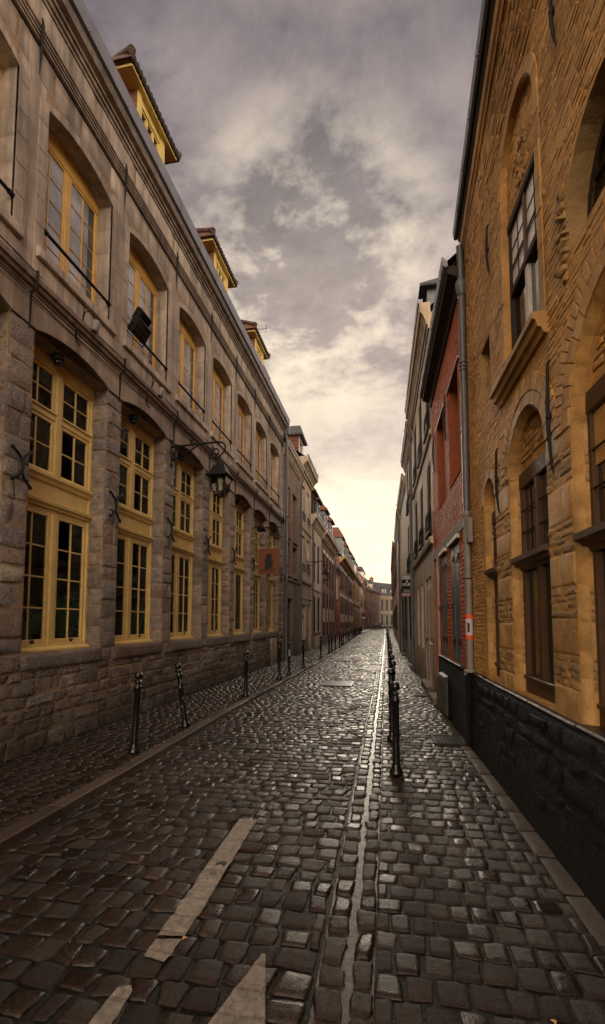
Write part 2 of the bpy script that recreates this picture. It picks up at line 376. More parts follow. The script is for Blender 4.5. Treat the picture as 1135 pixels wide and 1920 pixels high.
LOC = {}
class MB:
    def __init__(s):
        s.V = []; s.F = []; s.M = []; s.S = []; s.Rn = []; s.n = 0
    def add(s, V, F, m=0, rnd=None, smooth=False, flip=False):
        V = np.asarray(V, float).reshape(-1, 3)
        for f in F:
            f = [int(i) + s.n for i in f]
            s.F.append(f[::-1] if flip else f)
        s.M += [m] * len(F); s.S += [smooth] * len(F)
        s.Rn.append(np.full(len(V), rng.random() if rnd is None else rnd) if np.isscalar(rnd) or rnd is None else rnd)
        s.V.append(V); s.n += len(V)
    def addq(s, V, Q, m=0, rnd=0., smooth=False):
        Q = np.asarray(Q) + s.n
        s.F += Q.tolist(); s.M += [m] * len(Q); s.S += [smooth] * len(Q)
        s.Rn.append(rnd); s.V.append(V); s.n += len(V)
    def box(s, fr, u0, u1, v0, v1, w0, w1, m=0, rnd=None, bev=0.):
        if bev:
            b = min(bev, (u1 - u0) * .45, (v1 - v0) * .45)
            P = fr.p([u0, u1, u1, u0, u0, u1, u1, u0, u0 + b, u1 - b, u1 - b, u0 + b], [v0, v0, v1, v1, v0, v0, v1, v1, v0 + b, v0 + b, v1 - b, v1 - b],
                     [w0] * 4 + [w1 - b] * 4 + [w1] * 4)
            F = [(3, 2, 1, 0), (8, 9, 10, 11), (0, 1, 5, 4), (1, 2, 6, 5), (2, 3, 7, 6), (3, 0, 4, 7), (4, 5, 9, 8), (5, 6, 10, 9), (6, 7, 11, 10), (7, 4, 8, 11)]
        else:
            P = fr.p([u0, u1, u1, u0] * 2, [v0, v0, v1, v1] * 2, [w0] * 4 + [w1] * 4)
            F = [(3, 2, 1, 0), (4, 5, 6, 7), (0, 1, 5, 4), (1, 2, 6, 5), (2, 3, 7, 6), (3, 0, 4, 7)]
        s.add(P, F, m, rnd, False, fr.flip)
    def prism(s, fr, pts, u0, u1, m=0, rnd=None):
        """profile of (v, w) points swept along u"""
        k = len(pts)
        a = fr.p([u0] * k, [p[0] for p in pts], [p[1] for p in pts]); b = fr.p([u1] * k, [p[0] for p in pts], [p[1] for p in pts])
        F = [(i, (i + 1) % k, (i + 1) % k + k, i + k) for i in range(k)] + [tuple(range(k))[::-1], tuple(range(k, 2 * k))]
        s.add(np.vstack([a, b]), F, m, rnd, False, fr.flip)
    def plate(s, fr, poly, w0, w1, m=0, rnd=None):
        """flat polygon (u, v) given a thickness"""
        k = len(poly)
        a = fr.p([p[0] for p in poly], [p[1] for p in poly], [w0] * k); b = fr.p([p[0] for p in poly], [p[1] for p in poly], [w1] * k)
        F = [(i, (i + 1) % k, (i + 1) % k + k, i + k) for i in range(k)] + [tuple(range(k))[::-1], tuple(range(k, 2 * k))]
        s.add(np.vstack([a, b]), F, m, rnd, False, fr.flip)
    def tube(s, path, r, n=8, m=0, smooth=True, cap=True):
        path = [Vector(p) for p in path]; k = len(path)
        rr = r if hasattr(r, '__len__') else [r] * k
        V = []
        up = Vector((0, 0, 1))
        t0 = (path[1] - path[0]).normalized()
        a = t0.cross(up) if abs(t0.dot(up)) < .95 else t0.cross(Vector((1, 0, 0)))
        a.normalize()
        for i in range(k):
            t = (path[min(i + 1, k - 1)] - path[max(i - 1, 0)]).normalized()
            a = (a - t * a.dot(t)).normalized(); b = t.cross(a)
            for j in range(n):
                q = 2 * math.pi * j / n
                V.append(path[i] + (a * math.cos(q) + b * math.sin(q)) * rr[i])
        F = []
        for i in range(k - 1):
            for j in range(n):
                F.append((i * n + j, i * n + (j + 1) % n, (i + 1) * n + (j + 1) % n, (i + 1) * n + j))
        s.add([tuple(v) for v in V], F, m, None, smooth)
        if cap:
            s.add([tuple(v) for v in V[:n]], [tuple(range(n))[::-1]], m); s.add([tuple(v) for v in V[-n:]], [tuple(range(n))], m)
    def lathe(s, c, prof, n=16, m=0, axis=(0, 0, 1), smooth=True):
        ax = Vector(axis).normalized()
        a = ax.cross(Vector((1, 0, 0))) if abs(ax.x) < .9 else ax.cross(Vector((0, 1, 0)))
        a.normalize(); b = ax.cross(a); c = Vector(c); V = []
        for r, z in prof:
            for j in range(n):
                q = 2 * math.pi * j / n
                V.append(tuple(c + ax * z + (a * math.cos(q) + b * math.sin(q)) * max(r, 1e-5)))
        F = [(i * n + j, i * n + (j + 1) % n, (i + 1) * n + (j + 1) % n, (i + 1) * n + j) for i in range(len(prof) - 1) for j in range(n)]
        s.add(V, F, m, None, smooth)
    def build(s, name, mats, parent=None, kind=None):
        me = bpy.data.meshes.new(name)
        V = np.vstack(s.V)
        loc = LOC.get(parent.name, np.zeros(3)) if parent else np.zeros(3)
        me.from_pydata((V - loc).tolist(), [], s.F)
        mats = mats if isinstance(mats, (list, tuple)) else [mats]
        for k in mats:
            me.materials.append(MT[k] if isinstance(k, str) else k)
        me.polygons.foreach_set('material_index', s.M)
        me.polygons.foreach_set('use_smooth', s.S)
        at = me.attributes.new('rnd', 'FLOAT', 'POINT')
        at.data.foreach_set('value', np.concatenate(s.Rn).astype(np.float32))
        me.update()
        o = bpy.data.objects.new(name, me)
        COL.objects.link(o)
        if parent:
            o.parent = parent; LOC[o.name] = loc
        if kind:
            o['kind'] = kind
        return o

def tag(o, label, cat, group=None):
    o['label'] = label; o['category'] = cat
    if group:
        o['group'] = group
    return o

def thing(name, label, cat, loc=(0, 0, 0), group=None):
    o = bpy.data.objects.new(name, None)
    o.empty_display_size = .2
    COL.objects.link(o); o.location = loc
    LOC[o.name] = np.array(loc, float)
    return tag(o, label, cat, group)

def dup(root, loc, label=None, rot=None, group=None):
    r = root.copy(); COL.objects.link(r); r.location = loc
    if rot: r.rotation_euler = rot
    if label: r['label'] = label
    if group: r['group'] = group
    for ch in list(root.children):
        c = ch.copy(); COL.objects.link(c); c.parent = r
        for g in list(ch.children):
            d = g.copy(); COL.objects.link(d); d.parent = c
    return r

# ------------------------------------------------------------------ openings, walls, masonry
def arch_geo(op):
    u0, u1, z0, z1, rise = op
    hw = (u1 - u0) / 2
    Rr = (hw * hw + rise * rise) / (2 * rise)
    return (u0 + u1) / 2, z1 + rise - Rr, Rr

def poly(op, inset=0., n=12, bottom=None):
    u0, u1, z0, z1, rise = op
    zb = z0 if bottom is None else bottom
    if rise <= 0:
        return [(u0 + inset, zb), (u1 - inset, zb), (u1 - inset, z1 - inset), (u0 + inset, z1 - inset)]
    c, zc, Rr = arch_geo(op); r = Rr - inset; hw = (u1 - u0) / 2 - inset
    a0 = math.asin(max(-1, min(1, hw / r)))
    pts = [(u0 + inset, zb), (u1 - inset, zb)]
    if rise >= (u1 - u0) / 2 * .98: a0 = math.pi / 2
    for i in range(n + 1):
        a = a0 - 2 * a0 * i / n
        pts.append((c + r * math.sin(a), zc + r * math.cos(a)))
    return pts

def extent(op, v0, v1):
    u0, u1, z0, z1, rise = op
    if v1 <= z0 + 1e-6 or v0 >= z1 + rise - 1e-4: return None
    if v0 <= z1 or rise <= 0: return (u0, u1)
    c, zc, Rr = arch_geo(op)
    h = Rr * Rr - (v0 - zc) ** 2
    if h <= 0: return None
    return (c - math.sqrt(h), c + math.sqrt(h))

def inside(p, pl):
    x, y = p; r = False; n = len(pl)
    for i in range(n):
        x1, y1 = pl[i]; x2, y2 = pl[(i + 1) % n]
        if (y1 > y) != (y2 > y) and x < (x2 - x1) * (y - y1) / (y2 - y1) + x1: r = not r
    return r

def sheet(mb, fr, outer, holes, w=0., m=0, rnd=.5):
    vs = []; es = []
    for pl in [outer] + holes:
        b = len(vs); k = len(pl)
        vs += [Vector(p) for p in pl]; es += [(b + i, b + (i + 1) % k) for i in range(k)]
    V, E_, F, *_ = delaunay_2d_cdt(vs, es, [], 0, 1e-5)
    out = []
    for f in F:
        c = sum((V[i] for i in f), Vector((0, 0))) / len(f)
        if inside(c, outer) and not any(inside(c, h) for h in holes): out.append(tuple(f))
    P = fr.p([v.x for v in V], [v.y for v in V], [w] * len(V))
    mb.add(P, out, m, rnd, False, fr.flip)

def reveal(mb, fr, op, prof, m=0, rnd=.5, bottom=None):
    """inner faces of an opening; prof = [(inset, w), ...]"""
    rings = [poly(op, i, bottom=bottom) for i, w in prof]
    k = len(rings[0])
    for a in range(len(prof) - 1):
        A = fr.p([p[0] for p in rings[a]], [p[1] for p in rings[a]], [prof[a][1]] * k)
        B = fr.p([p[0] for p in rings[a + 1]], [p[1] for p in rings[a + 1]], [prof[a + 1][1]] * k)
        F = [(i, (i + 1) % k, (i + 1) % k + k, i + k) for i in range(k)]
        mb.add(np.vstack([A, B]), F, m, rnd, False, fr.flip)

S7 = np.array([-1, -.95, -.80, 0, .80, .95, 1.])
S9 = np.array([-1, -.96, -.86, -.5, 0, .5, .86, .96, 1.])
S5 = np.array([-1, -.82, 0, .82, 1.])
S4 = np.array([-1, -.8, .8, 1.])
def blocks(mb, fr, rects, relief=.02, s=S5, rk=.12, amp=.004, back=-.012, m=0, jit=.004, relvar=.4, pw=.6, smooth=True, ej=0.):
    rects = np.asarray(rects, float)
    if len(rects) == 0: return
    n = len(rects); k = len(s)
    A, B = np.meshgrid(s, s, indexing='ij')
    a = A * np.sqrt(1 - rk * B * B); b = B * np.sqrt(1 - rk * A * A)
    u0, u1, v0, v1 = [rects[:, i][:, None, None] for i in range(4)]
    J = rng.normal(0, jit, (n, 4, 2))
    w00 = (1 - A) * (1 - B) / 4; w10 = (1 + A) * (1 - B) / 4; w01 = (1 - A) * (1 + B) / 4; w11 = (1 + A) * (1 + B) / 4
    du = sum(J[:, i, 0][:, None, None] * ww for i, ww in enumerate((w00, w10, w01, w11)))
    dv = sum(J[:, i, 1][:, None, None] * ww for i, ww in enumerate((w00, w10, w01, w11)))
    U = (u0 + u1) / 2 + a * (u1 - u0) / 2 + du
    Vv = (v0 + v1) / 2 + b * (v1 - v0) / 2 + dv
    if ej:
        U = U + rng.normal(0, ej, U.shape); Vv = Vv + rng.normal(0, ej, U.shape)
    edge = np.clip((1 - np.abs(A) ** 14) * (1 - np.abs(B) ** 14), 0, 1) ** pw
    rel = relief * (1 + relvar * rng.uniform(-1, 1, (n, 1, 1)))
    ph = rng.uniform(0, 6.28, (n, 4, 1, 1))
    wob = np.sin(U * 31 + ph[:, 0]) * np.sin(Vv * 27 + ph[:, 1]) + .6 * np.sin(U * 67 + ph[:, 2]) * np.sin(Vv * 73 + ph[:, 3]) + rng.normal(0, .5, U.shape)
    tl = rng.normal(0, amp, (n, 2, 1, 1))
    Wv = back + (rel - back) * edge + (amp * wob + tl[:, 0] * A + tl[:, 1] * B) * (edge > .25)
    P = fr.p(U, Vv, Wv).reshape(-1, 3)
    i0 = np.arange(k - 1); I, Jj = np.meshgrid(i0, i0, indexing='ij')
    q = np.stack([I * k + Jj, (I + 1) * k + Jj, (I + 1) * k + Jj + 1, I * k + Jj + 1], -1).reshape(-1, 4)
    if fr.flip: q = q[:, ::-1]
    Q = (q[None] + (np.arange(n) * k * k)[:, None, None]).reshape(-1, 4)
    mb.addq(P, Q, m, np.repeat(rng.random(n), k * k), smooth)

def courses(u0, u1, v0, v1, hr, wr, gap=.012, ops=(), bond=False):
    """random coursed masonry as rects, clipped to openings"""
    out = []; v = v0
    row = 0
    while v < v1 - hr[0] * .4:
        h = random.uniform(*hr)
        if v + h > v1 - hr[0] * .5: h = v1 - v
        spans = [(u0, u1)]
        for op in ops:
            e = extent(op, v, v + h)
            if e:
                ns = []
                for a, b in spans:
                    if e[1] <= a or e[0] >= b: ns.append((a, b)); continue
                    if e[0] > a: ns.append((a, e[0]))
                    if e[1] < b: ns.append((e[1], b))
                spans = ns
        for a, b in spans:
            u = a
            if bond and row % 2: 
                w = min(b - a, random.uniform(*wr) * .5)
                if w > .02: out.append((u + gap / 2, u + w - gap / 2, v + gap / 2, v + h - gap / 2)); u += w
            while u < b - 1e-4:
                w = random.uniform(*wr)
                if u + w > b - wr[0] * .6: w = b - u
                if w > gap * 1.6: out.append((u + gap / 2, u + w - gap / 2, v + gap / 2, v + h - gap / 2))
                u += w
        v += h; row += 1
    return out

def window(root, fr, u0, u1, z0, z1, w, fmat='white', pmat='pane', cols=2, rows=3, leaves=1, rise=0., fw=.06, bar=.022, name='window', sill=None, depth=.05, transom=None):
    """frame (part) with pane (sub-part)"""
    mb = MB(); t = fw
    zt = z1 + rise
    mb.box(fr, u0, u0 + t, z0, zt, w, w + depth); mb.box(fr, u1 - t, u1, z0, zt, w, w + depth)
    mb.box(fr, u0 + t, u1 - t, z0, z0 + t * 1.1, w, w + depth); mb.box(fr, u0 + t, u1 - t, zt - t - rise * .8, zt, w, w + depth)
    ztop = zt - t - rise * .8
    if transom:
        mb.box(fr, u0 + t, u1 - t, transom - t * .6, transom + t * .6, w, w + depth + .01)
    lw = (u1 - u0 - 2 * t) / leaves
    for L in range(leaves):
        a = u0 + t + L * lw; b = a + lw
        if L: mb.box(fr, a - t * .55, a + t * .55, z0 + t * 1.1, ztop, w + .003, w + depth + .012)
        for c in range(1, cols):
            x = a + (b - a) * c / cols
            mb.box(fr, x - bar / 2, x + bar / 2, z0 + t * 1.1, ztop, w + .004, w + depth * .7)
        for r in range(1, rows):
            z = z0 + t * 1.1 + (ztop - z0 - t * 1.1) * r / rows
            mb.box(fr, a, b, z - bar / 2, z + bar / 2, w + .002, w + depth * .64)
    f = mb.build(name, fmat, root)
    g = MB()
    g.add(fr.p([u0 + t * .5, u1 - t * .5, u1 - t * .5, u0 + t * .5], [z0 + t * .5, z0 + t * .5, zt - t * .5, zt - t * .5], [w + .012] * 4), [(0, 1, 2, 3)], 0, .5, False, fr.flip)
    g.build('pane', pmat, f)
    if sill:
        sb = MB(); sb.box(fr, u0 - .06, u1 + .06, z0 - .09, z0 - .005, w, .07, bev=.01); sb.build('sill', sill, f)
    return f

def corn(mb, fr, u0, u1, z0, z1, p, m=0, steps=4):
    """stepped, moulded cornice profile"""
    h = z1 - z0
    pts = [(z0, -.02), (z0, p * .18), (z0 + h * .16, p * .22), (z0 + h * .18, p * .36), (z0 + h * .34, p * .42), (z0 + h * .5, p * .62), (z0 + h * .62, p * .8), (z0 + h * .64, p * .94), (z0 + h * .96, p), (z1, p * .97), (z1, -.02)]
    mb.prism(fr, pts, u0, u1, m)

# ------------------------------------------------------------------ camera, sky, sun
cd = bpy.data.cameras.new('camera'); cam = bpy.data.objects.new('camera', cd); COL.objects.link(cam)
cam.location = (0, 0, 1.6); cam.rotation_euler = (math.pi / 2 + R(3.9), 0, R(9.659))
cd.sensor_fit = 'VERTICAL'; cd.sensor_height = 24; cd.lens = 850 / 1920 * 24
cd.shift_x = -(585 - 567.5) / 1920; cd.shift_y = (1107 - 960) / 1920
cd.clip_start = .05; cd.clip_end = 4000
SC.camera = cam
SC.view_settings.view_transform = 'Standard'; SC.view_settings.look = 'None'; SC.view_settings.exposure = 0

SUN_EL, SUN_AZ = R(14.5), R(-5)          # azimuth from +y, towards -x
def setup_world():
    w = bpy.data.worlds.new('World'); SC.world = w; w.use_nodes = True
    nt = w.node_tree; bg = nt.nodes['Background']
    tc = nt.nodes.new('ShaderNodeTexCoord'); D = tc.outputs['Generated']
    sx = nt.nodes.new('ShaderNodeSeparateXYZ'); nt.links.new(D, sx.inputs[0])
    z = math_(nt, 'MAXIMUM', sx.outputs['Z'], 0.)
    den = math_(nt, 'ADD', z, .30)
    cb = nt.nodes.new('ShaderNodeCombineXYZ')
    nt.links.new(math_(nt, 'DIVIDE', sx.outputs['X'], den), cb.inputs[0])
    nt.links.new(math_(nt, 'DIVIDE', sx.outputs['Y'], den), cb.inputs[1])
    cb.inputs[2].default_value = 3.7
    mp = nt.nodes.new('ShaderNodeMapping'); mp.inputs['Rotation'].default_value = (0, 0, R(25)); mp.inputs['Scale'].default_value = (1., 1.25, 1)
    nt.links.new(cb.outputs[0], mp.inputs['Vector'])
    n1 = noise(nt, mp.outputs[0], 2.5, 14, .58, .3)
    n2 = noise(nt, mp.outputs[0], 5.5, 12, .62, .3)
    n3 = noise(nt, mp.outputs[0], 15., 10, .62, .2)
    cl = math_(nt, 'ADD', math_(nt, 'ADD', math_(nt, 'MULTIPLY', n1, .54), math_(nt, 'MULTIPLY', n2, .31)), math_(nt, 'MULTIPLY', n3, .15))
    el = sx.outputs['Z']
    # brightness by height above the horizon (overcast, bright low down the street)
    base = ramp(nt, el, [(0., (1.12, 1.0, .76)), (.2, (1.15, 1.02, .78)), (.29, (1.02, .88, .69)), (.38, (.66, .555, .49)), (.50, (.56, .465, .415)), (.60, (.55, .46, .42)), (.70, (.34, .295, .29)), (.82, (.225, .198, .205)), (.91, (.62, .53, .43)), (1., (.80, .68, .55))])  # top stops, overhead and out of view, raised as added light for the walls
    cloudc = ramp(nt, cl, [(.32, (.42, .405, .425)), (.43, (.70, .68, .70)), (.49, (.94, .91, .92)), (.55, (1.16, 1.11, 1.08)), (.64, (1.42, 1.33, 1.25))])
    cloudc = mixc(nt, 1., cloudc, ramp(nt, noise(nt, mp.outputs[0], 3.6, 14, .66, .6), [(.34, (.62, .61, .63)), (.47, (1., .99, 1.)), (.6, (1.22, 1.19, 1.15))]), 'MULTIPLY')
    fade = mrange(nt, el, .22, .5, .18, 1.)
    cloudc = mixc(nt, fade, (1, 1, 1), cloudc)
    sky = mixc(nt, 1., base, cloudc, 'MULTIPLY')
    # a thinner, glowing patch of cloud in front of the hidden sun
    dt = nt.nodes.new('ShaderNodeVectorMath'); dt.operation = 'DOT_PRODUCT'
    nt.links.new(D, dt.inputs[0])
    e, a = R(36.5), R(9.5)
    dt.inputs[1].default_value = (-math.sin(a) * math.cos(e), math.cos(a) * math.cos(e), math.sin(e))
    gl = mrange(nt, dt.outputs['Value'], .955, 1., 0, 1)
    gl = math_(nt, 'MULTIPLY', math_(nt, 'POWER', gl, 1.3), mrange(nt, cl, .44, .56, .12, 1.3))
    sky = mixc(nt, gl, sky, (1.15, .98, .72), 'MIX')
    # unseen sky behind the camera is brightened and warmed to light the walls
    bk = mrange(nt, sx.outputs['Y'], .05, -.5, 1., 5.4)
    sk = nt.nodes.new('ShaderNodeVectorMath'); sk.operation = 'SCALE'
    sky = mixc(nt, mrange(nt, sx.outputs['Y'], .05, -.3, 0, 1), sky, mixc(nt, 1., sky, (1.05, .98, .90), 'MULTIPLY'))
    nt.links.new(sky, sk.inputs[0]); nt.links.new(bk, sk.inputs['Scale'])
    ns = nt.nodes.new('ShaderNodeTexSky'); ns.sky_type = 'NISHITA'; ns.sun_disc = False
    ns.sun_elevation = SUN_EL; ns.sun_rotation = SUN_AZ
    ss = nt.nodes.new('ShaderNodeVectorMath'); ss.operation = 'SCALE'; ss.inputs['Scale'].default_value = .10
    nt.links.new(ns.outputs[0], ss.inputs[0])
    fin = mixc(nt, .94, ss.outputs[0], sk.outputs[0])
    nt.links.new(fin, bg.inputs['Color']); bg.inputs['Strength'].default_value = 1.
setup_world()
sl = bpy.data.lights.new('sun', 'SUN'); so = bpy.data.objects.new('sun', sl); COL.objects.link(so)
sl.energy = 1.3; sl.angle = R(22); sl.color = (1., .86, .68)
dirv = Vector((math.sin(SUN_AZ) * math.cos(SUN_EL), math.cos(SUN_AZ) * math.cos(SUN_EL), math.sin(SUN_EL)))
so.rotation_euler = dirv.to_track_quat('Z', 'Y').to_euler()
so.location = (0, 20, 30)

# ------------------------------------------------------------------ street lines
def lerp(pts, y):
    if y <= pts[0][0]: return pts[0][1]
    for (a, b), (c, d) in zip(pts, pts[1:]):
        if y <= c: return b + (d - b) * (y - a) / (c - a)
    return pts[-1][1]
def kerbx(y): return lerp([(-10, -2.68), (4, -2.71), (8, -2.77), (18, -2.68), (26, -2.72), (36, -2.93), (60, -3.45), (92, -3.7), (140, -3.6)], y)
def leftx(y): return lerp([(18, -4.24), (26, -4.3), (92, -5.27), (140, -5.6)], y)
def gutl(y): return lerp([(0, -.33), (8, -.37), (28, -.46), (55, -.59), (98, -1.1), (140, -1.2)], y)
def gutr(y): return lerp([(0, -.07), (6, -.11), (18, -.15), (34, -.25), (98, -.81), (140, -.9)], y)
def rightx(y): return lerp([(5.9, 1.03), (25, .62), (50, .54), (128, .97)], y)
def yelx(y): return 1.075 + .035 * (5.9 - y)

def strip_sheet(name, xa, xb, z, mat, y0, y1, dy=1., kind='structure'):
    mb = MB(); ys = np.arange(y0, y1 + .01, dy)
    V = []
    for y in ys: V += [(xa(y), y, z), (xb(y), y, z)]
    mb.add(V, [(2 * i, 2 * i + 1, 2 * i + 3, 2 * i + 2) for i in range(len(ys) - 1)], 0, .5)
    return mb, mat, name, kind

RECTS = []
def setts(mb, xa, xb, y0, y1, wr, lr, gap, relief, s, rk, amp, m=0, z=0., jit=.006, ej=0., relvar=.35):
    """rows of stones across the street"""
    rects = []; y = y0; row = 0
    while y < y1:
        l = random.uniform(*lr)
        ym = y + l / 2; a, b = xa(ym), xb(ym)
        x = a
        first = True
        while x < b - .02:
            w = random.uniform(*wr)
            if first and row % 2: w *= .55
            first = False
            if x + w > b - wr[0] * .5: w = b - x
            if w > gap * 2: rects.append((x + gap / 2, x + w - gap / 2, y + gap / 2, y + l - gap / 2))
            x += w
        y += l; row += 1
    f = Ground(); f.o = np.array((0, 0, z))
    RECTS.extend(r for r in rects if r[3] < 5 and r[1] < -.3)
    blocks(mb, f, rects, relief, s, rk, amp, -.012, m, jit, relvar=relvar, pw=.55, ej=ej)

def build_ground():
    g = MB(); g.add([(-600, -600, -.06), (600, -600, -.06), (600, 900, -.06), (-600, 900, -.06)], [(0, 1, 2, 3)], 0, .5)
    g.build('ground', 'earth', None, 'structure')
    Y0 = -3.
    # road bed + stones
    for nm, xa, xb, z, spec in (
        ('road', kerbx, gutl, 0., [(Y0, 1.2, S5), (1.2, 7., S9), (7., 22., S7), (22., 60., S5), (60., 132., S4)]),):
        mb, mat, *_ = strip_sheet(nm, xa, xb, z, None, Y0, 140)
        for a, b, s in spec:
            setts(mb, lambda y: xa(y) + .02, lambda y: xb(y) - .01, a, b, (.115, .185), (.12, .158), .011, .0100, s, .11, .0015, 1, z, .009, relvar=.45, ej=.0026)
        mb.build(nm, ['joint', 'cobble'], None, 'structure')
    mb, *_ = strip_sheet('gutter', gutl, gutr, -.008, None, Y0, 140)
    ch = lambda y: (gutl(y) * .47 + gutr(y) * .53)
    for a, b, s in [(Y0, 1.2, S5), (1.2, 7., S9), (7., 22., S7), (22., 60., S5), (60., 132., S4)]:
        setts(mb, lambda y: gutl(y) - .004, lambda y: ch(y) - .006 + .0025 * math.sin(y * 9.1), a, b, (.3, .4), (.13, .20), .020, .016, s, .14, .002, 1, -.008, .008, ej=.003)
        setts(mb, lambda y: ch(y) + .016 + .003 * math.sin(y * 11.3 + 1), lambda y: gutr(y) + .006, a, b, (.3, .4), (.13, .21), .018, .018, s, .13, .002, 1, -.008, .008, ej=.003)
    mb.build('gutter', ['silt', 'gutterstone'], None, 'structure')
    # right pavement
    rp = lambda y: (yelx(y) - .20 if y < 6.2 else rightx(y)) + .02
    mb, *_ = strip_sheet('pavement', gutr, lambda y: (yelx(y) if y < 6.2 else rightx(y)) + .3, .004, None, Y0, 140)
    for a, b, s in [(Y0, 1.2, S5), (1.2, 7., S9), (7., 20., S7), (20., 60., S5), (60., 130., S4)]:
        setts(mb, gutr, rp, a, b, (.115, .155), (.125, .15), .009, .0065, s, .08, .0013, 1, .004, .005, relvar=.4, ej=.0014)
    # worn concrete strip at the foot of the ochre house
    fr = Ground(); fr.o = np.array((0, 0, .004))
    rr = []
    y = Y0
    while y < 6.15:
        l = random.uniform(.35, .6); rr.append((yelx(y + l / 2) - .195, yelx(y + l / 2) + .02, y + .004, y + l - .004)); y += l
    blocks(mb, fr, rr, .012, S9, .02, .0012, -.008, 2, .004)
    mb.build('pavement', ['joint', 'paver', 'strip'], None, 'structure')
    # left pavement, a small step above the road
    mb, *_ = strip_sheet('pavement', lambda y: leftx(y) - .3, lambda y: kerbx(y) - .12, .035, None, Y0, 140)
    for a, b, s in [(Y0, 2., S5), (2., 9., S7), (9., 24., S5), (24., 60., S4)]:
        setts(mb, lambda y: leftx(y) + .02, lambda y: kerbx(y) - .135, a, b, (.12, .17), (.10, .125), .010, .012, s, .18, .0016, 1, .035, .006)
    mb.build('pavement', ['joint', 'paver_small'], None, 'structure')
    mb = MB(); y = Y0
    while y < 130:
        l = random.uniform(.4, .95); a = kerbx(y + .005); b = kerbx(y + l - .005); t = random.uniform(-.004, .004)
        r = rng.random()
        P = []
        for k, (xx, zz) in enumerate(((-.14, -.02), (-.135, .047), (-.125, .052), (-.02, .050), (-.004, .042), (0, -.02))):
            P += [(a + xx, y + .005, zz + t), (b + xx, y + l - .005, zz + t)]
        F = [(2 * i, 2 * i + 1, 2 * i + 3, 2 * i + 2) for i in range(5)] + [(0, 2, 4, 6, 8, 10), (11, 9, 7, 5, 3, 1)]
        mb.add(P, F, 0, r); y += l
    mb.build('kerb', 'kerb', None, 'structure')
    # painted marks
    def marking(polyg, n=26):
        mb = MB(); xs = [p[0] for p in polyg]; yy = [p[1] for p in polyg]
        vs = [Vector(p) for p in polyg]; k = len(polyg)
        es = [(i, (i + 1) % k) for i in range(k)]
        out = []
        step = .011
        # jagged worn outline
        ring = []
        for i in range(k):
            a, b = vs[i], vs[(i + 1) % k]; m_ = max(1, int((b - a).length / .03))
            nrm = Vector((-(b - a).y, (b - a).x)).normalized()
            for j in range(m_): ring.append(a + (b - a) * j / m_ + nrm * random.gauss(0, .0014))
        pts = list(ring); ee = [(i, (i + 1) % len(ring)) for i in range(len(ring))]
        x = min(xs)
        while x < max(xs):
            y = min(yy)
            while y < max(yy):
                if inside((x, y), [tuple(p) for p in ring]): pts.append(Vector((x, y)))
                y += step
            x += step
        V, E_, F, *_ = delaunay_2d_cdt(pts, ee, [], 0, 1e-5)
        rg = [tuple(p) for p in ring]
        for f in F:
            c = sum((V[i] for i in f), Vector((0, 0))) / len(f)
            if inside(c, rg): out.append(tuple(f))
        def joint(p):
            for a, b, c, d in RECTS:
                if a - .002 < p.x < b + .002 and c - .002 < p.y < d + .002: return 0.
            return 1.
        hz = lambda p: .0160 - .0105 * joint(p) + .0012 * math.sin(p.x * 34 + 1) * math.sin(p.y * 38) + .0015 * math.sin(p.x * 90) * math.sin(p.y * 80)
        mb.add([(p.x, p.y, hz(p)) for p in V], out, 0, .5, True)
        mb.build('road_marking', 'paint', None, 'structure')
    marking([(-1.175, 2.24), (-1.035, 2.26), (-1.06, 3.63), (-1.205, 3.60)])
    marking([(-1.165, 2.10), (-1.05, 2.08), (-1.04, 2.235), (-1.17, 2.215)])
    marking([(-1.20, 1.60), (-1.09, 1.60), (-1.105, 1.90), (-1.13, 1.93), (-1.18, 1.91)])
    marking([(-.863, 1.25), (-.335, 1.25), (-.600, 2.205), (-.618, 2.21)])
build_ground()

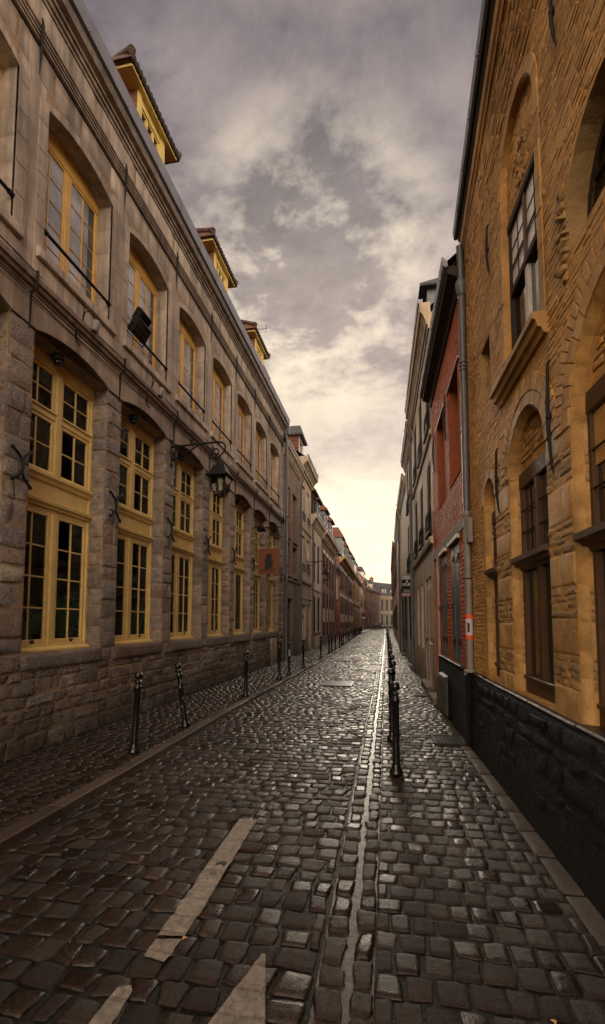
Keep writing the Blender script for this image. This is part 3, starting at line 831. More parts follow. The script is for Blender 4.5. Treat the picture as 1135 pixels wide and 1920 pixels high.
# ------------------------------------------------------------------ the long stone house on the left
FL = Fr((-4.24, 0, 0), (0, 1, 0), (1, 0, 0))
BAY, B0 = 1.833, 5.41
def build_stone_house():
    y0, y1 = -3.75, 17.86
    idx = range(-5, 7)
    H = thing('stone_house', 'long stone town house with yellow windows and yellow dormers on the left', 'house', (-4.24, 7., 0))
    low = {i: (B0 + BAY * i - .73, B0 + BAY * i + .73, 1.22, 5.17, .13) for i in idx}
    upp = {i: (B0 + BAY * i - .68, B0 + BAY * i + .68, 6.2, 8.12, .14) for i in idx}
    mb = MB()
    ops = list(low.values()) + list(upp.values())
    sheet(mb, FL, [(y0, -.05), (y1, -.05), (y1, 9.9), (y0, 9.9)], [poly(o) for o in ops], 0, 1)
    # end walls, back
    mb.add([(-4.24, y1, 0), (-11, y1, 0), (-11, y1, 9.9), (-4.24, y1, 9.9)], [(0, 1, 2, 3)], 1, .5)
    mb.add([(-4.24, y0, 0), (-11, y0, 0), (-11, y0, 9.9), (-4.24, y0, 9.9)], [(0, 1, 2, 3)], 1, .5)
    mb.add([(-11, y0, 0), (-11, y1, 0), (-11, y1, 9.9), (-11, y0, 9.9)], [(0, 1, 2, 3)], 1, .5)
    # rubble base and piers
    near = lambda y: S7 if y < 10 else S5
    b = []
    b += courses(y0, y1, .02, 1.0, (.13, .235), (.18, .46), .016)
    blocks(mb, FL, b, .010, S9, .035, .0046, -.004, 2, .011, .7, ej=.005)
    for i in range(-5, 7):      # large sill blocks under the windows
        o = low[i]
        blocks(mb, FL, [(o[0] - .04, o[1] + .05, 1.0, 1.215)], .035, S9, .03, .005, -.01, 2, .008)
    edges = [y0] + [v for i in idx for v in (low[i][0], low[i][1])] + [y1]
    piers = [(edges[2 * k], edges[2 * k + 1]) for k in range(len(edges) // 2)]
    for a, c in piers:
        if c - a < .1: continue
        s = S7 if a < 12 else S5
        blocks(mb, FL, courses(a, c, 1.0, 5.16, (.17, .36), (.17, .40), .013), .010, s, .03, .0042, -.004, 0, .009, .7, ej=.005)
        # return faces of the pier inside the window openings
        fr = Fr((-4.24, a, 0), (-1, 0, 0), (0, -1, 0))
        if a > y0 + .1: blocks(mb, fr, courses(.0, .26, 1.22, 5.16, (.17, .36), (.26, .30), .012), .012, S7 if a < 10 else S5, .05, .0035, -.004, 0, .006)
    for o in low.values():
        reveal(mb, FL, o, [(0, .0), (0, -.30)], 1)
        reveal(mb, FL, (o[0], o[1], 5.15, o[3], o[4]), [(.0, .012), (.0, -.27)], 4)
    for o in upp.values():
        reveal(mb, FL, o, [(0, .03), (0, -.28)], 3, .3)
        reveal(mb, FL, o, [(-.001, .0), (-.001, .03)], 3, .3)
    # plain lintel band over the lower windows
    ap = [poly((o[0], o[1], 4.6, o[3], o[4])) for o in low.values()]
    def arcband(i):
        o = low[i]; e = B0 + BAY * (i - .5), B0 + BAY * (i + .5)
        arc = poly((o[0], o[1], 5.17, 5.17, .13))[2:]
        return [(e[0] + .002, 5.165), (o[0], 5.165)] + arc[::-1][1:-1] + [(o[1], 5.165), (e[1] - .002, 5.165), (e[1] - .002, 5.6), (e[0] + .002, 5.6)]
    for i in idx:
        sheet(mb, FL, arcband(i), [], .03, 4, rng.random())
    # ashlar of the upper floor
    s = [S7, S5]
    aops = [(o[0] - .0, o[1] + .0, o[2], o[3], o[4]) for o in upp.values()]
    blocks(mb, FL, courses(y0, y1, 5.78, 8.78, (.28, .40), (.35, .75), .011, aops), .010, S5, .0, .0006, -.004, 3, .001, .3, smooth=True)
    blocks(mb, FL, courses(y0, y1, 9.06, 9.46, (.40, .41), (.9, 1.5), .006), .012, S4, .0, .0004, -.004, 3, .001, .2)
    # raised jamb strips and arch ring round the upper windows, jamb stones in the reveals
    for i, o in upp.items():
        for a, c in ((o[0] - .15, o[0] - .0), (o[1] + .0, o[1] + .15)):
            z = 5.8
            while z < 8.12:
                h = random.uniform(.30, .42); h = min(h, 8.14 - z)
                mb.box(FL, a, c, z + .002, z + h - .003, -.0, .03, 3, None, .004); z += h
        ring_o = poly((o[0] - .15, o[1] + .15, 8.12, 8.12, .26))[2:]; ring_i = poly((o[0], o[1], 8.12, 8.12, .14))[2:]
        kk = len(ring_o)
        V = np.vstack([FL.p([p[0] for p in ring_o], [p[1] for p in ring_o], [.031] * kk), FL.p([p[0] for p in ring_i], [p[1] for p in ring_i], [.031] * kk)])
        mb.add(V, [(j, j + 1, j + 1 + kk, j + kk) for j in range(kk - 1)], 3, .4, False, True)
        fr = Fr((-4.24, o[1], 0), (-1, 0, 0), (0, -1, 0))
        blocks(mb, fr, courses(.0, .26, 6.2, 8.1, (.32, .42), (.26, .28), .006), .008, S4, 0, .0005, -.003, 3, .001)
    for k in range(-5, 8):      # flat pilaster strip over each pier, with a fine groove
        yc = B0 + BAY * (k - .5)
        if y0 + .1 < yc < y1 - .1: mb.box(FL, yc - .085, yc + .085, 5.78, 8.72, .0, .022, 3, None, .004)
    mb.build('wall', ['rubble', 'lime_mortar', 'rubble_low', 'ashlar', 'render'], H)
    # ledge between the storeys
    mb = MB(); mb.prism(FL, [(5.57, 0), (5.57, .045), (5.60, .05), (5.615, .085), (5.66, .10), (5.67, .125), (5.73, .13), (5.755, .10), (5.80, .035), (5.80, 0)], y0, y1)
    mb.build('ledge', 'ashlar_dark', H)
    mb = MB(); pts = [(8.79, 0)]
    for k in range(4):
        z = 8.79 + k * .068
        pts += [(z, .028), (z + .012, .05), (z + .036, .05), (z + .05, .03), (z + .056, .012)]
    pts += [(9.07, 0)]
    mb.prism(FL, pts, y0, y1); mb.build('fluted_band', 'ashlar_dark', H)
    mb = MB(); mb.prism(FL, [(9.42, 0), (9.42, .03), (9.47, .035), (9.475, .06), (9.53, .065), (9.535, .095), (9.58, .10), (9.60, .17), (9.64, .19), (9.66, .2), (9.66, 0)], y0, y1)
    mb.build('cornice', 'ashlar_dark', H)
    mb = MB(); mb.prism(FL, [(9.665, 0), (9.665, .19), (9.71, .20), (9.72, .25), (9.92, .27), (9.94, .275), (9.94, .25), (9.9, .2), (9.9, 0)], y0 - .05, y1 + .05)
    for k in range(24):
        y = y0 + .5 + k * .93
        if y < y1: mb.box(FL, y, y + .012, 9.725, 9.92, .24, .2735)
    gz = mb.build('gutter', 'zinc', H)
    # roof
    mb = MB(); mb.add([(-4.05, y0, 9.93), (-4.05, y1, 9.93), (-8, y1, 13.6), (-8, y0, 13.6), (-11.2, y1, 9.9), (-11.2, y0, 9.9)], [(0, 1, 2, 3), (3, 2, 4, 5)], 0, .5)
    mb.add([(-4.05, y1, 9.9), (-8, y1, 13.6), (-11.2, y1, 9.9)], [(0, 1, 2)], 0, .5)
    mb.build('roof', 'tiles', H)
    # windows
    for i in idx:
        lower_window(H, low[i], i)
        upper_window(H, upp[i], i)
    # wall anchors
    for k in range(-2, 8):
        yc = B0 + BAY * (k - .5)
        if yc > y1 - .1: continue
        m = MB()     # twisted X
        x = -4.24 + .055
        q = 1
        for sgn in (1, -1):
            pts = []
            for t in np.linspace(-1, 1, 13):
                pts.append((x + .01 * (1 - t * t) + .004 * sgn, yc + .03 + sgn * q * (.085 * t + .05 * t * abs(t) - .035 * math.sin(t * math.pi)), 3.40 + t * .20 + (.015 if sgn > 0 else -.015)))
            m.tube(pts, .017, 7)
            for e in (0, -1):
                p = pts[e]; m.lathe((p[0] - .006, p[1], p[2]), [(0, -.012), (.026, -.008), (.026, .012), (0, .018)], 10, 0, (1, 0, 0))
        m.build('wall_anchor', 'iron', H)
        for z0, z1, w0 in ((5.08, 5.78, .14), (8.38, 9.12, .055)):
            m = MB(); xx = -4.24 + w0
            m.tube([(xx, yc + .04, z1), (xx + .012, yc + .04, z1 - .1), (xx, yc + .04, z0 + .25), (xx - .01, yc + .04, z0)] if w0 < .1 else [(xx, yc + .04, z1), (xx, yc + .04, z0 + .5), (xx - .08, yc + .04, z0 + .45), (xx - .08, yc + .04, z0)], [.011, .019, .015, .005] if w0 < .1 else [.016, .016, .016, .009], 8)
            if w0 < .1:
                m.lathe((xx, yc + .04, z1 - .14), [(0, -.03), (.022, -.02), (.022, .02), (0, .03)], 10, 0, (0, 0, 1))
            m.build('wall_anchor', 'iron', H)
    for z0, w0, wob in ((5.87, .03, .03), (8.74, .045, .015), (5.52, .05, .02)):
        m = MB(); pts = [(-4.24 + w0 + .008 * math.sin(y * 3.3), y, z0 + wob * math.sin(y * 1.37) * math.sin(y * .61 + 1) - .012 * abs(math.sin(y * 1.71))) for y in np.arange(y0 + .2, y1 - .2, .16)]
        m.tube(pts, .007, 5); m.build('cable', 'iron', H)
    # dormers
    for k in range(-2, 3):
        dormer(H, 7.15 + 3.52 * k)
    # chimney at the far end
    m = MB(); m.box(WORLD, -5.6, -4.9, 9.8, 11.75, -17.85, -16.85); c = m.build('chimney', 'brick_chim', H)
    m = MB(); m.prism(Fr((0, 0, 0), (0, 1, 0), (1, 0, 0)), [(11.74, -5.7), (11.74, -4.82), (11.82, -4.82), (12.05, -5.25), (11.82, -5.7)], 16.78, 17.92); m.build('chimney_cap', 'tiles', c)
    # downpipe at the far corner
    m = MB(); px, py = -4.10, 17.93
    m.tube([(px, py, .02), (px, py, 9.1), (px - .03, py - .03, 9.35), (px + .02, py - .05, 9.68)], .055, 10)
    for z in (1.9, 3.9, 5.9, 7.9): m.lathe((px, py, z), [(.055, -.04), (.07, -.035), (.07, .035), (.055, .04)], 12)
    m.box(WORLD, px - .1, px + .1, 9.35, 9.68, -py - .1, -py + .1)
    m.build('downpipe', 'pipe', H)
    # dark room behind the clear panes
    m = MB(); m.add([(-5.5, y0, 1.0), (-5.5, y1, 1.0), (-5.5, y1, 5.5), (-5.5, y0, 5.5)], [(0, 1, 2, 3)], 0, .5)
    m.add([(-5.5, y0, 1.19), (-5.5, y1, 1.19), (-4.55, y1, 1.19), (-4.55, y0, 1.19)], [(0, 1, 2, 3)], 0, .5)
    m.add([(-5.5, y0, 5.5), (-5.5, y1, 5.5), (-4.3, y1, 5.5), (-4.3, y0, 5.5)], [(0, 1, 2, 3)], 0, .5)
    for a, c in piers:
        if a > y0: m.add([(-4.5, (a + c) / 2, 1.1), (-5.6, (a + c) / 2, 1.1), (-5.6, (a + c) / 2, 5.5), (-4.5, (a + c) / 2, 5.5)], [(0, 1, 2, 3)], 0, .5)
    m.build('interior', 'interior', H)
    # pale panel and brick patch low on the wall near the far end
    m = MB(); m.box(FL, 15.9, 16.75, .04, .98, .03, .055, bev=.006); m.build('wall_panel', 'beige2', H)
    return H, low, upp

def sash(parent, fr, u0, u1, z0, z1, w, cols, rows, mat, t=.05, bar=.02, drip=False):
    m = MB()
    m.box(fr, u0, u0 + t, z0, z1, w, w + .04, bev=.006); m.box(fr, u1 - t, u1, z0, z1, w, w + .04, bev=.006)
    m.box(fr, u0 + t, u1 - t, z0, z0 + t, w, w + .0395, bev=.006); m.box(fr, u0 + t, u1 - t, z1 - t, z1, w, w + .0395, bev=.006)
    for c in range(1, cols):
        x = u0 + t + (u1 - u0 - 2 * t) * c / cols; m.box(fr, x - bar / 2, x + bar / 2, z0 + t, z1 - t, w + .006, w + .031, bev=.004)
    for r in range(1, rows):
        z = z0 + t + (z1 - z0 - 2 * t) * r / rows; m.box(fr, u0 + t, u1 - t, z - bar / 2, z + bar / 2, w + .004, w + .028, bev=.004)
    if drip: m.prism(fr, [(z0 - .005, w + .03), (z0 - .005, w + .075), (z0 + .012, w + .075), (z0 + .04, w + .04), (z0 + .04, w + .03)], u0, u1)
    return m.build('sash', mat, parent)

def lower_window(H, o, i):
    u0, u1, z0, z1, rise = o; fr = FL; wp = -.29
    c = (u0 + u1) / 2
    m = MB(); t = .055
    # outer frame and arched head board
    m.box(fr, u0, u0 + t, z0, 5.05, wp, wp + .07, bev=.006); m.box(fr, u1 - t, u1, z0, 5.05, wp, wp + .07, bev=.006)
    head = poly((u0, u1, 5.05, z1, rise))
    m.plate(fr, head, wp, wp + .068)
    m.box(fr, u0 + t, u1 - t, 4.99, 5.06, wp, wp + .072)
    m.box(fr, u0 + t, u1 - t, z0, z0 + .09, wp, wp + .0685, bev=.006)
    m.prism(fr, [(z0, wp + .07), (z0, wp + .14), (z0 + .02, wp + .14), (z0 + .05, wp + .07)], u0 + .002, u1 - .002)
    # panel between lower and upper lights
    m.box(fr, u0 + t, u1 - t, 3.05, 3.56, wp + .0, wp + .055)
    m.prism(fr, [(3.10, wp + .05), (3.10, wp + .08), (3.13, wp + .085), (3.15, wp + .115), (3.19, wp + .12), (3.22, wp + .05)], u0 + .004, u1 - .004)
    m.prism(fr, [(3.43, wp + .05), (3.44, wp + .08), (3.48, wp + .095), (3.51, wp + .12), (3.545, wp + .12), (3.55, wp + .05)], u0 + .004, u1 - .004)
    # mullion and transom
    m.box(fr, c - .05, c + .05, z0 + .09, 3.05, wp, wp + .073, bev=.008); m.box(fr, c - .055, c + .055, 3.56, 4.99, wp, wp + .075, bev=.008)
    m.box(fr, u0 + t, c - .055, 4.32, 4.41, wp, wp + .066, bev=.006); m.box(fr, c + .055, u1 - t, 4.32, 4.41, wp, wp + .066, bev=.006)
    f = m.build('window', 'yellow', H)
    ws = wp + .012
    for a, b in ((u0 + t, c - .05), (c + .05, u1 - t)):
        if i == 4: sash(f, fr, a, b, z0 + .09, 3.05, ws, 1, 1, 'yellow')
        else: sash(f, fr, a, b, z0 + .09, 3.05, ws, 2, 4, 'yellow', .055)
    for a, b in ((u0 + t, c - .055), (c + .055, u1 - t)):
        sash(f, fr, a, b, 3.56, 4.32, ws, 2, 2, 'yellow', .05, .02, True); sash(f, fr, a, b, 4.41, 4.99, ws, 2, 2, 'yellow', .045, .02, True)
    g = MB()
    for za, zb in ((z0 + .05, 3.05), (3.56, 5.02)):
        g.add(fr.p([u0 + .03, u1 - .03, u1 - .03, u0 + .03], [za, za, zb, zb], [ws + .012] * 4), [(0, 1, 2, 3)], 0, .5)
    g.build('pane', 'glass' if i != 4 else 'glass', f)

def upper_window(H, o, i):
    u0, u1, z0, z1, rise = o; fr = FL; wp = -.27
    c = (u0 + u1) / 2; t = .035
    m = MB()
    m.box(fr, u0, u0 + t, z0, 8.0, wp, wp + .045, bev=.006); m.box(fr, u1 - t, u1, z0, 8.0, wp, wp + .045, bev=.006)
    m.plate(fr, poly((u0, u1, 8.0, z1, rise)), wp, wp + .058)
    m.box(fr, u0 + t, u1 - t, z0, z0 + .07, wp, wp + .0585, bev=.006)
    m.box(fr, c - .035, c + .035, z0 + .07, 8.0, wp, wp + .054, bev=.008)
    f = m.build('window', 'orange_yellow', H)
    ws = wp + .01
    for a, b in ((u0 + t, c - .035), (c + .035, u1 - t)):
        sash(f, fr, a, b, z0 + .07, 8.0, ws, 2, 5, 'orange_yellow', .042, .018)
    g = MB()
    g.add(fr.p([u0 + .03, u1 - .2, u1 - .2, u0 + .03], [z0 + .05, z0 + .05, 8.02, 8.02], [ws + .017] * 4), [(0, 1, 2, 3)], 0, .5)
    g.add(fr.p([u1 - .2, u1 - .03, u1 - .03, u1 - .2], [z0 + .05, z0 + .05, 8.02, 8.02], [ws + .017] * 4), [(0, 1, 2, 3)], 1, .5)
    g.build('pane', ['pane_pale', 'pane_grey'], f)
    m = MB(); m.box(fr, u0 - .12, u1 + .12, 6.06, 6.19, -.24, .085, bev=.012); m.box(fr, u0 - .02, u1 + .02, 5.82, 6.055, .0, .035, bev=.006)
    m.build('sill', 'ashlar', f)
    m = MB(); p = [(-4.24 + .02, u0 - .0, 6.50), (-4.24 + .02, u1 + .0, 6.50)]
    m.tube(p, .022, 8)
    for y in (u0 + .03, u1 - .03): m.lathe((-4.22, y, 6.5), [(0, -.03), (.032, -.03), (.032, .03), (0, .03)], 10, 0, (0, 1, 0))
    m.build('window_rail', 'iron', f)

def dormer(H, yc):
    hw = .47; zb, zt = 9.80, 10.86; x0 = -4.22
    m = MB(); fr = Fr((x0, 0, 0), (0, 1, 0), (1, 0, 0))
    # front with opening
    o = (yc - .33, yc + .33, 10.18, 10.72, 0)
    sheet(m, fr, [(yc - hw, zb), (yc + hw, zb), (yc + hw, zt), (yc - hw, zt)], [poly(o)], 0, 0)
    reveal(m, fr, o, [(0, 0), (0, -.08)], 0)
    for y in (yc - hw, yc + hw): m.add([(x0, y, zb), (x0 - 1.7, y, zb), (x0 - 1.7, y, zt), (x0, y, zt)], [(0, 1, 2, 3)], 1, .5)
    m.box(fr, yc - hw + .001, yc - hw + .12, zb, zt, 0, .02, 0); m.box(fr, yc + hw - .12, yc + hw - .001, zb, zt, 0, .02, 0)
    d = m.build('dormer', ['dormer_yellow', 'brick_chim'], H)
    w = MB()
    for a in (o[0], o[0] + .22, o[0] + .44, o[1]):
        a = min(max(a, o[0] + .025), o[1] - .025); w.box(fr, a - .025, a + .025, o[2], o[3], -.075, -.02)
    for z in (o[2], (o[2] + o[3]) / 2, o[3]):
        z = min(max(z, o[2] + .02), o[3] - .02); w.box(fr, o[0] + .05, o[1] - .05, z - .02, z + .02, -.073, -.024)
    w.build('dormer_frame', 'dormer_yellow', d)
    g = MB(); g.add(fr.p([o[0], o[1], o[1], o[0]], [o[2], o[2], o[3], o[3]], [-.06] * 4), [(0, 1, 2, 3)], 0, .5); g.build('pane', 'pane', d)
    # soffit board and hipped tile roof with thick ragged eaves
    ov = .88; xf = x0 + .13; xb = x0 - 2.6
    s = MB(); s.box(fr, yc - ov + .08, yc + ov - .08, zt, zt + .05, -1.6, .10); s.build('soffit', 'dormer_yellow', d)
    r = MB(); ze = zt + .055
    V = [(xf, yc - ov, ze), (xf, yc + ov, ze), (xb, yc + ov, ze), (xb, yc - ov, ze), (xf - .02, yc - ov + .02, ze + .09), (xf - .02, yc + ov - .02, ze + .09), (xb, yc + ov - .02, ze + .09), (xb, yc - ov + .02, ze + .09), (xf - .95, yc - .25, ze + .75), (xf - .95, yc + .25, ze + .75), (xb, yc + .25, ze + .75), (xb, yc - .25, ze + .75)]
    r.add(V, [(3, 2, 1, 0), (0, 1, 5, 4), (1, 2, 6, 5), (0, 4, 7, 3), (4, 5, 9, 8), (5, 6, 10, 9), (4, 8, 11, 7), (8, 9, 10, 11)], 0, .5)
    for k in range(16):     # tile ends along the eave, ridge caps at the hips
        y = yc - ov + .07 + k * (2 * ov - .14) / 15 + random.uniform(-.01, .01)
        r.lathe((xf - .10, y, ze + .07), [(.0, 0), (.058, 0), (.058, .12), (0, .12)], 8, 1, (1, 0, -.35))
    for sg in (-1, 1):
        r.tube([(xf + .01, yc + sg * (ov + .0), ze + .10), (xf - .95, yc + sg * .25, ze + .78)], .07, 8)
    r.build('dormer_roof', ['tiles', 'dark_wood'], d)
STONE_HOUSE, LOW, UPP = build_stone_house()

# foliage and cloths standing behind the lower panes
def window_plants():
    specs = [(0, -.30, 'small', 'green fern fronds behind the lower left panes of the nearest yellow window'), (0, .42, 'big', 'tall green palm leaves behind the lower right panes of the nearest yellow window'),
             (1, .40, 'big', 'green leaves behind the lower right panes of the second yellow window'), (2, .40, 'small', 'green leaves low behind the third yellow window'), (3, .36, 'small', 'green leaves low behind the fourth yellow window')]
    for bi, du, kind, lab in specs:
        y = B0 + BAY * bi + du; x = -4.575
        t = thing('potted_plant', lab, 'plant', (x, y, 1.2), 'leafy plants behind the yellow windows')
        pot = MB(); pot.lathe((x, y, 1.2), [(0, 0), (.08, 0), (.11, .16), (.095, .16), (.08, .14), (0, .14)], 14); pot.build('pot', 'dark_wood', t)
        for k in range(9 if kind == 'big' else 6):
            lf = MB(); a = random.uniform(-1.3, 1.3); L = random.uniform(.45, .8) if kind == 'big' else random.uniform(.3, .5)
            P0 = Vector((x, y, 1.34)); spine = []
            for s_ in np.linspace(0, 1, 9):
                spine.append(P0 + Vector((.0 + .03 * s_ + random.uniform(-.004, .004), math.sin(a) * L * s_ * .55, L * (s_ - .38 * s_ * s_ * abs(a)))))
            for j in range(1, 9):
                p = spine[j]; tg = (spine[j] - spine[j - 1]).normalized(); sd = Vector((0, tg.z, -tg.y)); l = .17 * (1 - abs(j / 8 - .45)) * (1.1 if kind == 'big' else .7)
                for sg in (-1, 1):
                    tip = p + sd * sg * l + tg * l * .6 + Vector((.01, 0, -.02)); wv = tg * .016
                    lf.add([tuple(p - wv), tuple(p + sd * sg * l * .5 + tg * l * .2 - wv), tuple(tip), tuple(p + sd * sg * l * .5 + tg * l * .38 + wv), tuple(p + wv)], [(0, 1, 2, 3, 4)], 0, .5)
            lf.build('leaf', random.choice(['leaf', 'leaf', 'leaf2']), t)
    for bi, du, z, m_, lab in ((0, -.60, 1.75, 'pink', 'pink cloth hanging behind the left panes of the nearest yellow window'), (1, -.58, 1.72, 'pink', 'pink cloth hanging behind the left panes of the second yellow window'), (0, -.24, 1.66, 'blue', 'small blue cloth behind the lower panes of the nearest yellow window')):
        y = B0 + BAY * bi + du
        m = MB(); V = []; F = []
        wd = .13 if m_ == 'pink' else .08
        for r_ in range(7):
            for c in range(9):
                V.append((-4.59 + .018 * math.sin(c * 1.9), y - wd + 2 * wd * c / 8 + .02 * math.sin(r_ * 1.3), z + .48 * (1 if m_ == 'pink' else .35) * r_ / 6))
        for r_ in range(6):
            for c in range(8): F.append((r_ * 9 + c, r_ * 9 + c + 1, r_ * 9 + c + 10, r_ * 9 + c + 9))
        m.add(V, F, 0, .5, True); tag(m.build('cloth', m_), lab, 'cloth')
window_plants()

# ------------------------------------------------------------------ wall lanterns
def street_lamp(x, y, z, s, label, bare=False):
    """bracket lantern; wall point (x, y), arm towards +x at height z"""
    t = thing('street_lamp', label, 'street lamp', (x, y, z), 'black lanterns on wall brackets')
    m = MB(); X = lambda v: x + v * s
    P = lambda a, b: (X(a), y, z + b * s)
    m.box(WORLD, X(0), X(.03), z - .40 * s, z + .14 * s, -y - .03, -y + .03, bev=.004)
    arm = [P(.03, 0), P(.4, .015), P(.75, .03), P(.95, .035)]
    cx, cz = .98, -.09
    for k in range(0, 13):      # big bend into a curl
        a = R(90 - k * 22.5); rr = .125 - .003 * k
        arm.append(P(1.0 + rr * math.cos(a) * 1.1, -.095 + rr * math.sin(a) * 1.05))
    curl = []
    for k in range(15):
        a = R(-70 - k * 28); rr = .105 * (1 - k * .045)
        curl.append(P(.935 + rr * math.cos(a), -.165 + rr * math.sin(a)))
    arm = arm[:4 + 7] + curl
    m.tube(arm, [.019 * s] * 8 + [.017 * s] * (len(arm) - 8), 8)
    m.tube([P(.03, -.27), P(.2, -.20), P(.42, -.09), P(.62, .02)], .014 * s, 8)
    m.tube([P(.60, .02), P(.66, -.03), P(.70, .02)], .009 * s, 6)
    for b in (-.36, .10): m.lathe(P(.03, b), [(.018 * s, 0), (.018 * s, .02), (0, .025)], 8, 0, (1, 0, 0))
    m.box(WORLD, X(.05), X(.13), z - .27 * s, z - .10 * s, -y - .035, -y + .035, bev=.006)
    m.build('bracket', 'iron', t)
    lx = X(1.03); lz = z - .27 * s          # hook
    h = MB(); h.tube([(lx, y, lz), (lx, y, lz - .10 * s)], .010 * s, 6); h.lathe((lx, y, lz - .17 * s), [(.085 * s, 0), (.085 * s, .03 * s), (.05 * s, .04 * s), (.05 * s, .075 * s), (.02 * s, .09 * s)], 12)
    def sq(hw, zz): return [(lx - hw, y - hw, zz), (lx + hw, y - hw, zz), (lx + hw, y + hw, zz), (lx - hw, y + hw, zz)]
    def shell(mb, secs, m_=0):
        V = []; 
        for hw, zz in secs: V += sq(hw * s, lz + zz * s)
        mb.add(V, [(4 * i + j, 4 * i + (j + 1) % 4, 4 * i + 4 + (j + 1) % 4, 4 * i + 4 + j) for i in range(len(secs) - 1) for j in range(4)] + [(0, 1, 2, 3)][::1], m_, .5)
    shell(h, [(.105, -.175), (.155, -.31), (.158, -.33), (.225, -.375), (.225, -.392), (.19, -.392), (.17, -.40)])
    h.build('lantern_cap', 'iron', t)
    c = MB(); zt, zb = lz - .395 * s, lz - .68 * s; ht, hb = .165 * s, .10 * s
    T = sq(ht, zt); Bq = sq(hb, zb)
    for a, b in zip(T, Bq): c.tube([a, b], .010 * s, 6)
    for i in range(4):
        c.tube([Bq[i], Bq[(i + 1) % 4]], .011 * s, 6); c.tube([T[i], T[(i + 1) % 4]], .011 * s, 6)
        mt = [(T[i][k] + T[(i + 1) % 4][k]) / 2 for k in range(3)]; mb_ = [(Bq[i][k] + Bq[(i + 1) % 4][k]) / 2 for k in range(3)]
        if i % 2 == 0: c.tube([mt, mb_], .006 * s, 6)
        q = Bq[i]; c.tube([q, ((q[0] * .7 + lx * .3), q[1] * .7 + y * .3, zb - .055 * s), (lx, y, zb - .085 * s)], .009 * s, 6)
    ring = [(lx + .07 * s * math.cos(a), y + .07 * s * math.sin(a), zb - .045 * s) for a in np.linspace(0, 2 * math.pi, 13)]
    c.tube(ring, .007 * s, 6); c.lathe((lx, y, zb - .115 * s), [(0, 0), (.018 * s, .01 * s), (.02 * s, .03 * s), (0, .045 * s)], 8)
    c.build('lantern_cage', 'iron', t)
    if not bare:
        g = MB()
        for i in range(4): g.add([T[i], T[(i + 1) % 4], Bq[(i + 1) % 4], Bq[i]], [(0, 1, 2, 3)], 0, .5)
        g.build('lantern_glass', 'lampglass', t)
        b = MB(); b.lathe((lx, y, zb + .0), [(0, 0), (.035 * s, .02 * s), (.04 * s, .1 * s), (.04 * s, .18 * s), (.05 * s, .2 * s), (.06 * s, .27 * s), (0, .28 * s)], 12); b.build('bulb', 'bulb', t)
    return t
street_lamp(-4.24, 8.19, 5.05, 1.02, 'large black lantern on a scrolled bracket between the yellow windows')
street_lamp(-4.33, 23.9, 4.78, 1.0, 'black lantern on a long bracket on the off-white house')
street_lamp(-4.62, 42.6, 4.85, 1.0, 'black lantern in front of the brick house with white arches')
street_lamp(-4.98, 66.5, 4.6, 1.0, 'small far black lantern in front of the white gabled house')
street_lamp(-5.3, 92., 4.6, 1.0, 'farthest tiny black lantern beyond the white gabled house')

# ------------------------------------------------------------------ fittings on the stone house
def floodlight(c, w, h, d, tilt, label):
    t = thing('floodlight', label, 'floodlight', c, 'black floodlights on the sill')
    ca, sa = math.cos(tilt), math.sin(tilt)
    fr = Fr(c, (0, 1, 0), (ca, 0, -sa)); fr.v = np.array((sa, 0, ca)); fr.flip = np.dot(np.cross(fr.u, fr.v), fr.w) < 0
    m = MB(); m.box(fr, -w / 2, w / 2, -h / 2, h / 2, -d, 0, bev=.02)
    for k in range(7): u = -w / 2 + .05 + k * (w - .1) / 6; m.box(fr, u - .006, u + .006, -h / 2 + .02, h / 2 - .02, -d - .03, -d + .001)
    m.build('housing', 'iron', t)
    g = MB(); g.box(fr, -w / 2 + .03, w / 2 - .03, -h / 2 + .03, h / 2 - .03, 0.001, .008); g.build('front_glass', 'pane', t)
    b = MB(); q = [tuple(fr.p(u, v, w_)) for u, v, w_ in ((-w / 2 - .02, 0, -d / 2), (-w / 2 - .02, -h / 2 - .05, -d / 2), (w / 2 + .02, -h / 2 - .05, -d / 2), (w / 2 + .02, 0, -d / 2))]
    b.tube(q, .012, 6); b.build('bracket', 'iron', t)
floodlight((-4.06, 6.78, 6.50), .42, .26, .11, R(30), 'lower and larger black floodlight on the sill of the second upper window')
floodlight((-4.10, 6.90, 6.78), .35, .21, .10, R(30), 'upper and smaller black floodlight on the sill of the second upper window')

